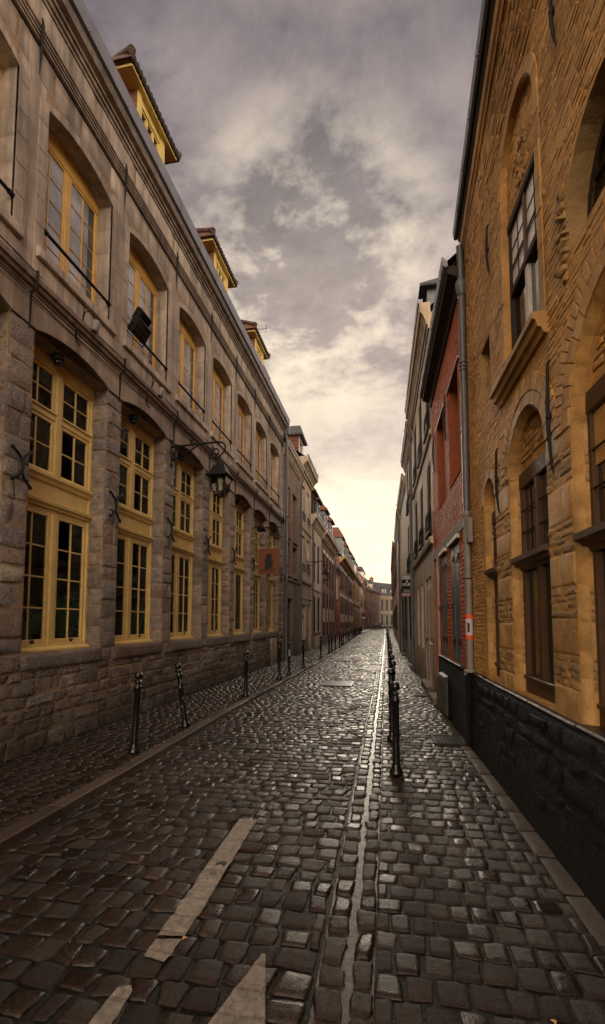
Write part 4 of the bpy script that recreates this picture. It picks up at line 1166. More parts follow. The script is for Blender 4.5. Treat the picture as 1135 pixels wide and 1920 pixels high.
for k, (y, lab) in enumerate(((5.52, 'small grey spotlight on the ledge above the nearest lower yellow window'), (7.40, 'small grey spotlight on the ledge above the second lower yellow window'))):
    t = thing('spotlight', lab, 'spotlight', (-4.1, y, 5.86), 'grey spotlights on the ledge')
    m = MB(); m.lathe((-4.07, y + .06, 5.79), [(0, -.085), (.05, -.085), (.056, -.07), (.056, .06), (.045, .075), (0, .08)], 14, 0, (.25, .1, 1)); m.build('housing', 'pipe_pale', t)
    m = MB(); m.tube([(-4.20, y - .05, 5.80), (-4.16, y - .06, 5.93), (-4.10, y - .03, 5.95), (-4.07, y + .03, 5.87)], .010, 6); m.tube([(-4.2, y - .05, 5.8), (-4.2, y - .02, 6.05), (-4.2, y - .16, 6.08)], .005, 5); m.build('bracket', 'iron', t)
for i, lab in ((0, 'dark dome lamp under the arch of the nearest yellow window'), (1, 'dark dome lamp under the arch of the second yellow window'), (2, 'dark dome lamp under the arch behind the large lantern'), (3, 'dark dome lamp under the arch of the fourth yellow window'), (4, 'dark dome lamp under the arch of the fifth yellow window')):
    y = B0 + BAY * i - .22
    t = thing('dome_lamp', lab, 'lamp', (-4.30, y, 5.2), 'dome lamps under the window arches')
    m = MB(); m.lathe((-4.33, y, 5.07), [(0, -.03), (.05, -.02), (.078, .02), (.085, .05), (.07, .07), (.05, .10), (.02, .17), (0, .24)], 14, 0, (-.1, 0, 1)); m.build('shade', 'iron', t)
    m = MB(); m.lathe((-4.33, y, 5.045), [(0, -.035), (.04, -.03), (.055, .0), (.055, .02), (0, .03)], 12); m.build('lens', 'pane', t)
for i in range(4):
    y = B0 + BAY * i - .2
    t = MB()
    t.tube([(-4.12, y, 5.60), (-4.10, y + .02, 5.52), (-4.13, y + .05, 5.46), (-4.17, y + .09, 5.48), (-4.17, y + .12, 5.42), (-4.13, y + .14, 5.36)], .013, 6)
    o = t.build('iron_hook', 'iron')
    tag(o, 'twisted iron hook under the ledge above the %s lower yellow window' % ('nearest', 'second', 'third', 'fourth')[i], 'hook', 'iron hooks under the ledge')

# hanging sign
def hanging_sign():
    y = 13.70
    t = thing('hanging_sign', 'square orange board with a black figure, hanging from an iron bracket', 'sign', (-4.24, y, 3.5))
    m = MB(); m.tube([(-4.24, y, 4.56), (-3.32, y, 4.56)], .016, 8); m.tube([(-4.24, y, 4.12), (-4.0, y, 4.22), (-3.75, y, 4.50)], .011, 6)
    m.tube([(-4.0, y, 4.56), (-4.0, y, 3.92)], .008, 6); m.tube([(-3.42, y, 4.56), (-3.42, y, 3.92)], .008, 6)
    for x in (-3.9, -3.6): m.tube([(x, y, 4.56), (x + .05, y, 4.47), (x + .12, y, 4.47), (x + .15, y, 4.56)], .008, 6)
    m.build('bracket', 'iron', t)
    f = Fr((-4.05, y, 3.07), (1, 0, 0), (0, -1, 0)); W, Hh = .69, .82
    b = MB(); b.box(f, 0, W, 0, Hh, -.03, 0, bev=.006); bd = b.build('board', 'sign_wood', t)
    # black figure: outline of the dark shape on the board
    out = [(.30, 1 - .83), (.345, .14), (.43, .13), (.55, .145), (.63, .185), (.685, .245), (.70, .32), (.70, .43), (.685, .48), (.665, .475), (.66, .44), (.645, .47), (.635, .52), (.645, .68), (.62, .705), (.50, .71), (.43, .70), (.385, .66), (.365, .60), (.365, .49), (.33, .46), (.30, .475), (.29, .45), (.30, .42), (.34, .385), (.36, .33), (.34, .27), (.305, .22)]
    q = [(u * W * .98 + .005, .16 + (v - .13) * Hh * 1.02) for u, v in out]
    p = MB(); p.plate(f, q, .0005, .010); p.build('emblem', 'black', t)
    # boxed lettering
    r = MB(); zz0, zz1, a, c = .085, .165, .10, .57
    for u0, u1, v0, v1 in ((a, c, zz0, zz0 + .012), (a, c, zz1 - .012, zz1), (a, a + .012, zz0 + .012, zz1 - .012), (c - .012, c, zz0 + .012, zz1 - .012)): r.box(f, u0, u1, v0, v1, .0005, .006)
    r.build('letter_frame', 'sign_dark', t)
    text('LA BOTTEGA', f, (a + c) / 2, .104, .058, .0045, 'sign_dark', t, width=(c - a) * .86)
    # lamps above the board
    for dx, lab in ((.13, 'dark lamp with wide head above the orange hanging sign, nearer the wall'), (.62, 'small brown lamp box above the orange hanging sign, away from the wall')):
        l = thing('sign_lamp', lab, 'lamp', (-4.05 + dx, y, 4.5), 'lamps over the hanging sign'); k = MB()
        if dx < .3:
            k.lathe((-4.05 + dx, y - .12, 4.50), [(0, .16), (.05, .15), (.10, .06), (.15, -.04), (.13, -.05), (0, -.02)], 14, 0, (.1, -.5, .5)); 
            k.build('lamp_shade', 'iron', l); k = MB(); k.tube([(-4.05 + dx, y - .05, 4.56), (-4.05 + dx + .14, y, 4.565)], .014, 6); k.build('arm', 'iron', l)
        else:
            k.box(WORLD, -4.05 + dx - .09, -4.05 + dx + .09, 4.16, 4.34, -y + .03, -y + .15, bev=.02); k.build('lamp_shade', 'dark_wood', l); k = MB(); k.tube([(-4.05 + dx, y - .08, 4.33), (-4.05 + dx - .02, y - .03, 4.48), (-4.05 + dx - .02, y, 4.56)], .010, 6); k.build('arm', 'iron', l)

def text(body, fr, uc, v0, size, w, mat, parent, width=None, name='lettering'):
    c = bpy.data.curves.new('lettering', 'FONT'); c.body = body; c.size = size * 1.38; c.extrude = .0; c.align_x = 'CENTER'; c.offset = .0012 if size < .1 else .003
    o = bpy.data.objects.new('tmp_text', c); COL.objects.link(o)
    dg = bpy.context.evaluated_depsgraph_get(); dg.update()
    me = bpy.data.meshes.new_from_object(o.evaluated_get(dg))
    bpy.data.objects.remove(o)
    V = np.array([v.co[:] for v in me.vertices]); 
    k = (width / (V[:, 0].max() - V[:, 0].min())) if width else 1.
    mb = MB(); mb.add(fr.p(uc + V[:, 0] * k, v0 + V[:, 1], [w] * len(V)), [tuple(p.vertices) for p in me.polygons], 0, .5)
    bpy.data.meshes.remove(me)
    return mb.build(name, mat, parent)
hanging_sign()

# ------------------------------------------------------------------ bollards
def make_bollard(label, loc, group):
    t = thing('bollard', label, 'bollard', (0, 0, 0), group); LOC[t.name] = np.zeros(3)
    m = MB(); m.lathe((0, 0, 0), [(.0, .0), (.070, 0), (.072, .03), (.060, .06), (.048, .075), (.042, .11)], 20); m.build('base', 'iron_wet', t)
    m = MB(); m.lathe((0, 0, 0), [(.038, .09), (.037, .30), (.036, .74), (.042, .745), (.045, .765), (.042, .785), (.033, .79), (.031, .815), (.038, .825), (.038, .84), (.022, .85), (.020, .865)], 20); m.build('post', 'iron_wet', t)
    m = MB(); m.lathe((0, 0, .905), [(.0, .049)] + [(.049 * math.sin(a), .049 * math.cos(a)) for a in np.linspace(.15, math.pi - .4, 11)] + [(.02, -.045)], 18); m.build('ball', 'iron_wet', t)
    t.location = loc
    return t
ords = ['nearest', 'second', 'third', 'fourth', 'fifth', 'sixth', 'seventh', 'eighth', 'ninth', 'tenth', 'eleventh', 'twelfth']
def bollards():
    ry = [4.9, 6.27, 7.5, 8.77, 10.37, 11.94] + [13.4 + 1.45 * k for k in range(34)]
    proto = None
    for i, y in enumerate(ry):
        x = (gutr(y) + .155) if y > 6.5 else lerp([(4.9, .055), (6.27, .025)], y)
        lab = (ords[i] + ' black ball-topped bollard of the right-hand row, counted from the camera') if i < 7 else 'far black bollard merging into the close right-hand row along the gutter'
        if i == 0: lab = 'nearest and tallest black ball-topped bollard standing beside the wet gutter on the right'
        if proto is None: proto = make_bollard(lab, (x, y, .012), 'black bollards along the right pavement')
        else: dup(proto, (x, y, .012), lab, (R(random.gauss(0, .6)), R(random.gauss(0, .6)), random.random()))
    ly = [(5.04, 1.9, 0, 'black bollard tilted slightly right, nearest on the left pavement'), (6.39, -8.2, 0, 'strongly leaning black bollard with scraped paint, second on the left pavement'),
          (9.1, .3, 0, 'upright black bollard below the fourth yellow window, third on the left'), (11.87, .2, 1, 'tall black bollard in front of the corner downpipe on the left'),
          (12.95, 1., 2, 'black bollard wrapped in silver bands, in front of the grey doorway'), (14.9, 0, 0, 'black bollard in front of the beige house window on the left'),
          (18.9, 0, 0, 'black bollard in front of the off-white house on the left'), (21.6, 0, 0, 'first of two close black bollards before the orange house'), (22.7, 0, 0, 'second of two close black bollards before the orange house')]
    for y, lean, kind, lab in ly:
        x = lerp([(5, -2.99), (9.1, -2.93), (12, -2.9), (15, -2.82), (25, -2.86)], y)
        o = dup(proto, (x, y, .045), lab, (0, R(lean), random.random()), 'black bollards along the left kerb')
        if kind == 1: o.scale = (1.05, 1.05, 1.12)
        if kind == 2:
            m = MB(); m.lathe((0, 0, 0), [(.0385, .55), (.0388, .57), (.0382, .60), (.0382, .68), (.0378, .735)], 18); b = m.build('silver_band', 'silver', None); b.parent = o
        if y == 6.39:
            m = MB()
            for z, a0 in ((.30, .2), (.42, 1.2), (.58, .4), (.66, .9), (.76, .1)):
                for q in range(3):
                    a = a0 + q * .22 - 2.4; zz = z + random.uniform(-.02, .02); r = .0378
                    m.add([(r * math.cos(a), r * math.sin(a), zz), (r * math.cos(a + .2), r * math.sin(a + .2), zz + .005), (r * math.cos(a + .22), r * math.sin(a + .22), zz + random.uniform(.02, .05)), (r * math.cos(a + .05), r * math.sin(a + .05), zz + random.uniform(.02, .05))], [(0, 1, 2, 3)], 0, .5)
            b = m.build('scraped_patch', 'silver', None); b.parent = o
    y = 24.6
    while y < 62:
        dup(proto, (kerbx(y) - .17, y, .045), 'far black bollard in the long row on the left pavement', (R(random.gauss(0, .6)), R(random.gauss(0, .6)), random.random()), 'far black bollards along the left kerb'); y += random.choice([1.5, 1.5, 2.2])
bollards()

# ------------------------------------------------------------------ ochre house on the right
FY = Fr((1.075 + .035 * 5.9, 0, 0), (-.035, 1, 0), (-1, -.035, 0))
def build_ochre_house():
    H = thing('ochre_house', 'old ochre painted brick house with round arches and tarred black plinth on the right', 'house', (1.15, 3.5, 0))
    y0, y1, top = -4.2, 6.14, 7.3
    A = (4.92, 5.40, 1.0, 2.92, .24); B = (3.52, 4.43, .98, 2.93, .455); Cc = (1.72, 3.10, .96, 2.86, .69)
    D = (.42, 1.33, .98, 2.93, .455); D2 = (-1.3, .05, .96, 2.86, .67)
    U1 = (3.52, 4.42, 3.86, 5.75, .449); U2 = (2.10, 3.05, 3.98, 4.22, .46); U3 = (.5, 1.4, 3.86, 5.75, .449); W1 = (4.98, 5.37, 4.02, 4.72, 0)
    lowops = [A, B, Cc, D, D2]; upops = [U1, U2, U3, W1]
    mb = MB()
    sheet(mb, FY, [(y0, -.05), (y1, -.05), (y1, 6.62), (y0, 6.62)], [poly(o) for o in lowops + upops], 0, 1)
    mb.add([(1.08, y1, 0), (8, y1, 0), (8, y1, top), (4.4, y1, 11.2), (1.08, y1, top)], [(0, 1, 2, 3, 4)], 1, .5)
    mb.add([(1.42, y0, 0), (8, y0, 0), (8, y0, top), (4.4, y0, 11.2), (1.42, y0, top)], [(0, 1, 2, 3, 4)], 1, .5)
    mb.add([(8, y0, 0), (8, y1, 0), (8, y1, top), (8, y0, top)], [(0, 1, 2, 3)], 1, .5)
    # brickwork clipped to the openings and to the dressed piers
    wide = [(o[0] - .10, o[1] + .10, o[2], o[3], o[4] + .10) for o in lowops + [U1, U3]] + [(o[0] - .02, o[1] + .02, o[2] - .02, o[3] + (.02 if o[4] == 0 else 0), o[4] + (.0 if o[4] == 0 else .02)) for o in (U2, W1)]
    pier1 = (4.43, 4.92, .95, 2.6, 0); pier2 = (3.10, 3.52, .95, 2.7, 0); pier0 = (5.38, 5.58, .95, 2.6, 0)
    rects = courses(y0, y1 - .02, .95, 6.28, (.036, .058), (.09, .21), .008, wide + [pier1, pier2], True)
    near = [r for r in rects]
    blocks(mb, FY, near, .0028, S7, .04, .0010, -.0015, 0, .004, .9, ej=.0016)
    # piers: dressed stones alternate with bands of thin worn courses
    for a, c in ((4.43, 4.92), (3.10, 3.52), (1.33, 1.72), (.05, .42)):
        z = .90; z1 = 2.93; kind = 0
        while z < z1 - .02:
            if kind == 0:
                h = min(random.uniform(.20, .27), z1 - z); cut = random.uniform(.35, .65)
                rr = [(a + .004, a + (c - a) * cut, z + .003, z + h - .003), (a + (c - a) * cut + .004, c - .004, z + .003, z + h - .003)] if random.random() < .5 else [(a + .003, c - .003, z + .003, z + h - .003)]
                blocks(mb, FY, rr, .008, S7, .01, .0016, -.002, 2, .002, .4)
            else:
                h = min(.21, z1 - z)
                blocks(mb, FY, courses(a, c, z, z + h, (.045, .065), (.09, .22), .005), .0045, S7, .05, .0028, -.003, 3, .006, .9, ej=.002)
            z += h; kind ^= 1
    # chamfered arrises and deep reveals; jamb stones
    for o in lowops:
        reveal(mb, FY, o, [(-.0, .0), (.05, -.05), (.05, -.13)], 2, .3)
        for y, sg in ((o[1] - .05, -1),):
            fr = Fr(tuple(FY.p(y - .001, 0, -.05)), tuple(-FY.w), tuple(-FY.u))
            dg = Fr(tuple(FY.p(y + .0495, 0, .0005)), tuple(-FY.u - FY.w), tuple(-FY.u + FY.w))
            z = o[2]
            while z < o[3] - .02:
                h = min(random.uniform(.12, .3), o[3] - z); blocks(mb, dg, [(.001, .0695, z + .002, z + h - .002)], .003, S5, .02, .0012, -.002, 2, .001, .5); z += h
            z = o[2]; kind = 0
            while z < o[3] - .02:
                h = min(random.uniform(.20, .27) if kind == 0 else .2, o[3] - z)
                if kind == 0: blocks(mb, fr, [(.002, .075, z + .003, z + h - .003)], .006, S5, .01, .001, -.003, 2, .001)
                else: blocks(mb, fr, courses(.0, .075, z, z + h, (.05, .065), (.06, .09), .006), .006, S5, .08, .003, -.006, 3, .003)
                z += h; kind ^= 1
    for o, d in ((U1, -.06), (U3, -.06), (U2, -.17)): reveal(mb, FY, o, [(0, .0), (.0, d)], 2 if o is not U2 else 3, .4)
    reveal(mb, FY, W1, [(0, 0), (0, -.2)], 3, .2)
    # dressed rings round the arches
    def ring(o, wd, w, nst, jambs=True, m_=2):
        u0, u1, z0, z1, rise = o
        c, zc, Rr = arch_geo(o)
        for k in range(nst):
            a0 = -math.pi / 2 + math.pi * k / nst + .006; a1 = -math.pi / 2 + math.pi * (k + 1) / nst - .006
            am = [a0, (a0 + a1) / 2, a1]
            pl = [(c + (Rr + .002) * math.sin(a), zc + (Rr + .002) * math.cos(a)) for a in am] + [(c + (Rr + wd) * math.sin(a), zc + (Rr + wd) * math.cos(a)) for a in am[::-1]]
            mb.plate(FY, pl[::-1], -.01, w + random.uniform(-.003, .003), m_, rng.random())
        if jambs:
            for a, b_ in ((u0 - wd, u0 - .002), (u1 + .002, u1 + wd)):
                z = z0
                while z < z1 - .01:
                    h = min(random.uniform(.2, .34), z1 - z); mb.box(FY, a, b_, z + .003, z + h - .003, -.01, w + random.uniform(-.003, .003), m_, None, .005); z += h
    ring(A, .10, .013, 9, False); ring(B, .10, .013, 13, False); ring(Cc, .11, .015, 17, False); ring(D, .1, .013, 13, False)
    ring(U1, .10, .012, 13); ring(U3, .10, .012, 13)
    # radial brick headers above arch B and C
    for o in (B, Cc):
        c, zc, Rr = arch_geo(o); nn = 26 if o is B else 40
        for k in range(nn):
            a = -math.pi / 2 + math.pi * (k + .5) / nn; da = math.pi / nn * .42
            pl = [(c + r * math.sin(a + s_), zc + r * math.cos(a + s_)) for r, s_ in ((Rr + .11, -da), (Rr + .11, da), (Rr + .24, da * .92), (Rr + .24, -da * .92))]
            mb.plate(FY, pl, -.01, .017 + random.uniform(-.004, .004), 0, rng.random())
    # eroded stones below the round window
    er = [(3.05 + random.uniform(-.03, .10), 0, 0) for k in range(0)]
    rr = [(3.045, 3.045 + random.uniform(.07, .12), z, z + .055) for z in np.arange(3.82, 4.45, .062)]
    blocks(mb, FY, rr, .03, S7, .3, .010, -.01, 3, .012, .8)
    # relief carving over the tall window
    cr = [(u, u + .05, z, z + .05) for u in np.arange(3.86, 4.10, .055) for z in np.arange(5.48, 5.86, .055) if random.random() < .75]
    fr2 = Fr(tuple(FY.p(0, 0, -.058)), tuple(FY.u), tuple(FY.w))
    blocks(mb, fr2, cr, .012, S7, .45, .005, -.004, 3, .010, .9)
    mb.build('wall', ['ochre', 'ochre_mortar', 'ochre_stone', 'ochre_worn'], H)
    # plinth
    m = MB(); m.prism(FY, [(-.05, 0), (-.05, .075), (.3, .07), (.90, .055), (.935, .045), (.94, -.26), (.9, -.26)], y0, y1 - .0, 0)
    fr3 = Fr(tuple(FY.p(0, 0, .058)), tuple(FY.u), tuple(FY.w)); 
    blocks(m, fr3, courses(y0, y1 - .05, .02, .90, (.11, .2), (.2, .5), .02), .007, S7, .10, .004, -.012, 0, .01, .9)
    m.build('plinth', 'tar', H)
    m = MB()
    y = y0
    while y < y1:
        l = random.uniform(.5, .9); l = min(l, y1 - y)
        m.box(FY, y + .003, y + l - .003, .93, .965 + random.uniform(-.004, .004), -.25, .052 + random.uniform(-.005, .005), 0, None, .012); y += l
    m.build('plinth_ledge', 'tar_ledge', H)
    m = MB(); m.box(FY, y1 - .02, y1 + .16, -.05, .93, -.2, .11, 0, None, .02); m.build('corner_block', 'tar', H)
    # fill inside the arches
    def arch_fill(o, mull, depth=-.125, tr=2.07, lint=2.86):
        u0, u1, z0, z1, rise = o; i0, i1 = u0 + .051, u1 - .051
        f = MB()
        top_ = poly((i0, i1, lint, max(lint + .001, z1), rise - .05))
        if lint > z1: top_ = [p for p in poly((i0, i1, z1 - .3, z1, rise - .05))]
        fr = Fr(tuple(FY.p(0, 0, depth)), tuple(FY.u), tuple(FY.w))
        tb = MB(); sheet(tb, fr, top_, [], .03, 1)
        inner = (i0, i1, lint, z1, rise - .05)
        rr = []
        for r_ in courses(i0, i1, lint + .12, z1 + rise - .05, (.045, .065), (.12, .22), .008):
            e = extent(inner, r_[2], r_[3])
            if e and r_[0] < e[1] and r_[1] > e[0]: rr.append((max(r_[0], e[0]), min(r_[1], e[1]), r_[2], r_[3]))
        fr4 = Fr(tuple(FY.p(0, 0, depth + .035)), tuple(FY.u), tuple(FY.w)); blocks(tb, fr4, rr, .004, S7, .05, .0015, -.002, 0, .005, .8, ej=.002)
        tb.build('tympanum', ['ochre', 'ochre_mortar'], H)
        # timber frame
        f.box(fr, i0, i1, lint - .12, lint + .03, .0, .06, bev=.012)
        f.box(fr, i0, i0 + .05, z0, lint - .12, 0, .05, bev=.006); f.box(fr, i1 - .05, i1, z0, lint - .12, 0, .05, bev=.006)
        f.prism(fr, [(tr - .03, .0), (tr - .03, .06), (tr, .07), (tr + .01, .10), (tr + .035, .115), (tr + .045, .15), (tr + .085, .155), (tr + .10, .10), (tr + .12, .0)], i0 - (.03 if mull else .02), i1 + .02)
        f.box(fr, i0 + .05, i1 - .05, z0, z0 + .12, 0, .055, bev=.006)
        f.box(fr, i0 + .05, i1 - .05, z0 + .12, z0 + .15, 0, .085, bev=.006)
        if mull:
            c = (i0 + i1) / 2 - .02
            f.box(fr, c - .035, c + .035, z0 + .15, tr - .03, 0, .06, bev=.006); f.box(fr, c - .035, c + .035, tr + .12, lint - .12, 0, .06, bev=.006)
        w = f.build('window', 'wood', H)
        g = MB(); g.add(fr.p([i0, i1, i1, i0], [tr, tr, lint - .1, lint - .1], [.02] * 4), [(0, 1, 2, 3)], 0, .5, False, fr.flip); g.build('leaded_pane', 'leaded', w)
        g = MB(); g.add(fr.p([i0, i1, i1, i0], [z0, z0, tr, tr], [.012] * 4), [(0, 1, 2, 3)], 0, .5, False, fr.flip); g.build('pane', 'pane', w)
        b = MB(); n = 4 if mull else 2
        for k in range(1, n):
            u = i0 + (i1 - i0) * k / n; b.box(fr, u - .005, u + .005, tr + .12, lint - .12, .02, .03)
        for k in (1, 2):
            z = tr + .12 + (lint - .24 - tr) * k / 3; b.tube([tuple(fr.p(i0, z, .045)), tuple(fr.p(i1, z, .045))], .007, 6)
        b.build('lead_bars', 'iron', w)
    arch_fill(A, False, tr=2.08, lint=2.80); arch_fill(B, True, tr=2.08, lint=2.92); arch_fill(Cc, True, tr=2.06, lint=3.02); arch_fill(D, True); arch_fill(D2, True)
    # tall window above
    def tall(o):
        u0, u1, z0, z1, rise = o; fr = Fr(tuple(FY.p(0, 0, -.058)), tuple(FY.u), tuple(FY.w))
        tb = MB(); sheet(tb, fr, poly((u0, u1, z0, z1, rise)), [[(u0 + .02, z0 + .01), (u1 - .02, z0 + .01), (u1 - .02, 5.38), (u0 + .02, 5.38)]], 0, 1)
        inner = (u0, u1, z0, z1, rise); rr = []
        for r_ in courses(u0, u1, 5.42, z1 + rise, (.045, .065), (.12, .22), .008):
            e = extent(inner, r_[2], r_[3])
            if e and r_[0] < e[1] and r_[1] > e[0]: rr.append((max(r_[0], e[0]), min(r_[1], e[1]), r_[2], r_[3]))
        blocks(tb, fr, rr, .004, S7, .05, .0015, -.002, 0, .005, .8, ej=.002)
        tb.add(fr.p([u0 + .02, u1 - .02, u1 - .02, u0 + .02], [z0 + .01] * 2 + [5.38] * 2, [-.15] * 4), [(0, 1, 2, 3)], 1, .5)
        tb.build('tympanum', ['ochre', 'ochre_mortar'], H)
        f = MB(); a, b_ = u0 + .02, u1 - .02; c = (a + b_) / 2
        f.box(fr, a, b_, 5.32, 5.40, -.10, .02, bev=.006); f.box(fr, a, a + .04, z0, 5.32, -.10, .008); f.box(fr, b_ - .04, b_, z0, 5.32, -.10, .008)
        f.box(fr, a + .04, b_ - .04, 4.66, 4.73, -.10, .015, bev=.006); f.box(fr, c - .025, c + .025, 4.73, 5.32, -.09, .01, 1)
        f.box(fr, c - .03, c + .03, z0, 4.66, -.035, .002, 2)
        w = f.build('window', ['dark_wood', 'wood', 'white'], H)
        g = MB(); g.add(fr.p([a, b_, b_, a], [4.7, 4.7, 5.34, 5.34], [-.012] * 4), [(0, 1, 2, 3)], 0, .5, False, fr.flip); g.build('leaded_pane', 'pane_sky_painted', w)
        g = MB(); g.add(fr.p([a, b_, b_, a], [z0, z0, 4.7, 4.7], [-.03] * 4), [(0, 1, 2, 3)], 0, .5, False, fr.flip); g.build('pane', 'pane', w)
        l = MB()
        for k in (1.5, 4.5): u = a + (b_ - a) * k / 6; l.box(fr, u - .0025, u + .0025, 4.73, 5.32, -.011, -.004)
        for k in (1, 2): z = 4.73 + .59 * k / 3; l.box(fr, a, b_, z - .0025, z + .0025, -.0105, -.0045)
        for z in (4.92,):
            for p in (.25, .72): u = a + (b_ - a) * p; l.tube([tuple(fr.p(u - .16, z, .008)), tuple(fr.p(u + .16, z, .008))], .007, 6)
        l.build('lead_bars', 'iron', w)
        s = MB(); s.prism(FY, [(3.70, 0), (3.70, .03), (3.74, .045), (3.75, .075), (3.80, .085), (3.81, .11), (3.855, .11), (3.87, .0)], u0 - .12, u1 + .20); s.build('sill', 'ochre_stone', w)
    tall(U1); tall(U3)
    # round-headed window near the camera, small slit window
    for o, d, nm in ((U2, -.15, 'window'), (W1, -.18, 'window')):
        u0, u1, z0, z1, rise = o; fr = Fr(tuple(FY.p(0, 0, d)), tuple(FY.u), tuple(FY.w))
        f = MB(); z_t = z1 + rise
        if rise:
            outer = poly((u0, u1, z0, z1, rise)); hole = poly((u0 + .06, u1 - .06, z0 + .05, z1, rise - .06)); sheet(f, fr, outer, [hole], .02)
            f.box(fr, (u0 + u1) / 2 - .02, (u0 + u1) / 2 + .02, z0 + .05, z1 + rise - .06, -.02, .019)
            for k in range(1, 5): z = z0 + (z_t - z0) * k / 5; e = extent(o, z - .01, z + .01); f.box(fr, e[0] + .05, e[1] - .05, z - .006, z + .006, -.02, .010)
        else:
            for q in ((u0, u0 + .03, z0, z1), (u1 - .03, u1, z0, z1), (u0 + .03, u1 - .03, z0, z0 + .03), (u0 + .03, u1 - .03, z1 - .03, z1)): f.box(fr, *q, -.02, .02)
        w = f.build(nm, 'dark_wood', H)
        g = MB(); sheet(g, fr, poly(o), [], -.015); g.build('pane', 'leaded' if rise else 'pane', w)
    # iron wall anchors
    for y, z0, z1 in ((4.79, 5.24, 5.80), (3.02, 5.45, 5.95), (3.32, 2.62, 3.44), (4.67, 2.66, 3.33), (1.55, 2.7, 3.4)):
        m = MB(); P = lambda z, w: tuple(FY.p(y, z, w))
        m.tube([P(z1, .03), P(z1 - .03, .045), P((z0 + z1) / 2 + .05, .055), P((z0 + z1) / 2 - .08, .055), P(z0 + .05, .04), P(z0, .028)], [.006, .011, .014, .014, .010, .004], 8)
        m.lathe(P((z0 + z1) / 2 + .0, .05), [(0, -.03), (.018, -.025), (.021, 0), (.018, .025), (0, .03)], 10, 0, (0, 0, 1)); m.build('wall_anchor', 'iron', H)
    # eaves: moulded cornice, dark soffit, zinc gutter. The old wall head and gutter drift outwards towards the camera
    FE = Fr(FY.p(6.14, 0, 0), (.03, 1, 0), (-1, .03, 0))
    L0 = -(6.14 + 4.2)
    class Skew:
        flip = FY.flip
        def p(s, u, v, w):
            u = np.asarray(u, float); v = np.asarray(v, float); w = np.asarray(w, float)
            k = np.clip((v - 6.27) / .40, 0, 1)[..., None]
            a = FY.p(u, v, w); t = FE.p(u - 6.14, v, w)
            return a * (1 - k) + t * k
    m = MB(); ys = np.linspace(y0, y1, 30)
    P = np.vstack([Skew().p(ys, [6.27] * 30, [-.003] * 30), Skew().p(ys, [6.67] * 30, [-.003] * 30)])
    m.add(P, [(i, i + 1, i + 31, i + 30) for i in range(29)], 1, .5, False, FY.flip)
    blocks(m, Skew(), courses(y0, y1 - .02, 6.275, 6.67, (.036, .058), (.09, .21), .008, [], True), .0036, S7, .04, .0013, -.002, 0, .006, .9, ej=.002)
    m.build('wall_head', ['ochre', 'ochre_mortar'], H)
    m = MB(); m.prism(FE, [(6.65, -.6), (6.65, .012), (6.69, .018), (6.71, .04), (6.78, .05), (6.80, .05), (6.80, -.6)], L0, 0.03)
    m.build('cornice', 'ochre_stone', H)
    m = MB(); m.prism(FE, [(6.802, -.6), (6.802, .05), (6.84, .075), (6.90, .08), (6.90, -.6)], L0, .03); m.build('soffit', 'dark_wood', H)
    m = MB(); m.prism(FE, [(6.88, .08), (6.87, .10), (6.89, .125), (6.99, .138), (7.0, .135), (7.0, .11), (6.9, .06)], L0, .06)
    for k in range(20):
        u = -.4 - k * .55
        m.box(FE, u, u + .015, 6.88, 6.99, .11, .1405)
    m.build('gutter', 'zinc_dark', H)
    m = MB(); a = FE.p([L0, .06, .06, L0], [6.95, 6.95, 11.2, 11.2], [.12, .12, -3.4, -3.4]); m.add(a, [(0, 1, 2, 3)], 0, .5); m.add([a[3], a[2], (8.2, y1, 7.2), (8.2, y0, 7.2)], [(0, 1, 2, 3)], 0, .5)
    m.build('roof', 'tiles', H)
    # rainwater pipe at the corner with hopper, collars and a paper band
    px, py = 1.015, 6.10
    m = MB(); m.tube([(px, py, 3.0), (px, py, 6.10), (px - .01, py - .03, 6.35), (px - .03, py - .1, 6.62)], .043, 14)
    m.lathe((px, py, 5.98), [(.043, 0), (.055, .01), (.06, .06), (.075, .12), (.078, .2), (.055, .2)], 14)
    for z in (5.0, 4.95, 5.05): m.lathe((px, py, z), [(.043, -.015), (.055, -.012), (.055, .012), (.043, .015)], 14)
    m.build('downpipe', 'pipe', H)
    m = MB(); m.tube([(px, py, .95), (px, py, 3.02)], .046, 14)
    m.lathe((px, py, 2.96), [(.046, 0), (.056, .01), (.056, .06), (.046, .07)], 14); m.lathe((px, py, .955), [(.075, 0), (.075, .02), (.05, .03)], 14)
    lower = m.build('lower_downpipe', 'pipe_pale', H)
    m = MB(); m.lathe((px, py, 2.14), [(.048, 0), (.048, .018)], 14); m.build('pipe_clip', 'iron', lower)
    bx = MB(); bx.box(FY, 5.93, 6.03, 2.60, 2.92, .02, .08, bev=.012); bx.build('junction_box', 'pipe_pale', H)
    st = thing('sticker', 'white paper with red bands stuck round the pale downpipe', 'sticker', (px, py, 1.5))
    m = MB(); m.lathe((px, py, 1.38), [(.0478, .0), (.0478, .30)], 18); m.build('paper', 'sticker_white', st)
    m = MB(); m.lathe((px, py, 1.38), [(.0486, -.012), (.0486, .045)], 18); m.lathe((px, py, 1.38), [(.0486, .255), (.0486, .31)], 18); m.build('red_band', 'sticker_red', st)
    m = MB(); a = [-2.05, -1.5]; 
    m.add([(px + .0487 * math.cos(q), py + .0487 * math.sin(q), z) for z in (1.46, 1.58) for q in np.linspace(-2.25, -1.65, 5)], [(i, i + 1, i + 6, i + 5) for i in range(4)], 0, .5); m.build('dark_print', 'sign_dark', st)
    return H
build_ochre_house()

# ------------------------------------------------------------------ the other houses of the street
FR_ = Fr((1.154, 0, 0), (-.021, 1, 0), (-1, -.021, 0))
FLH = Fr((-3.988, 0, 0), (-.014, 1, 0), (1, .014, 0))

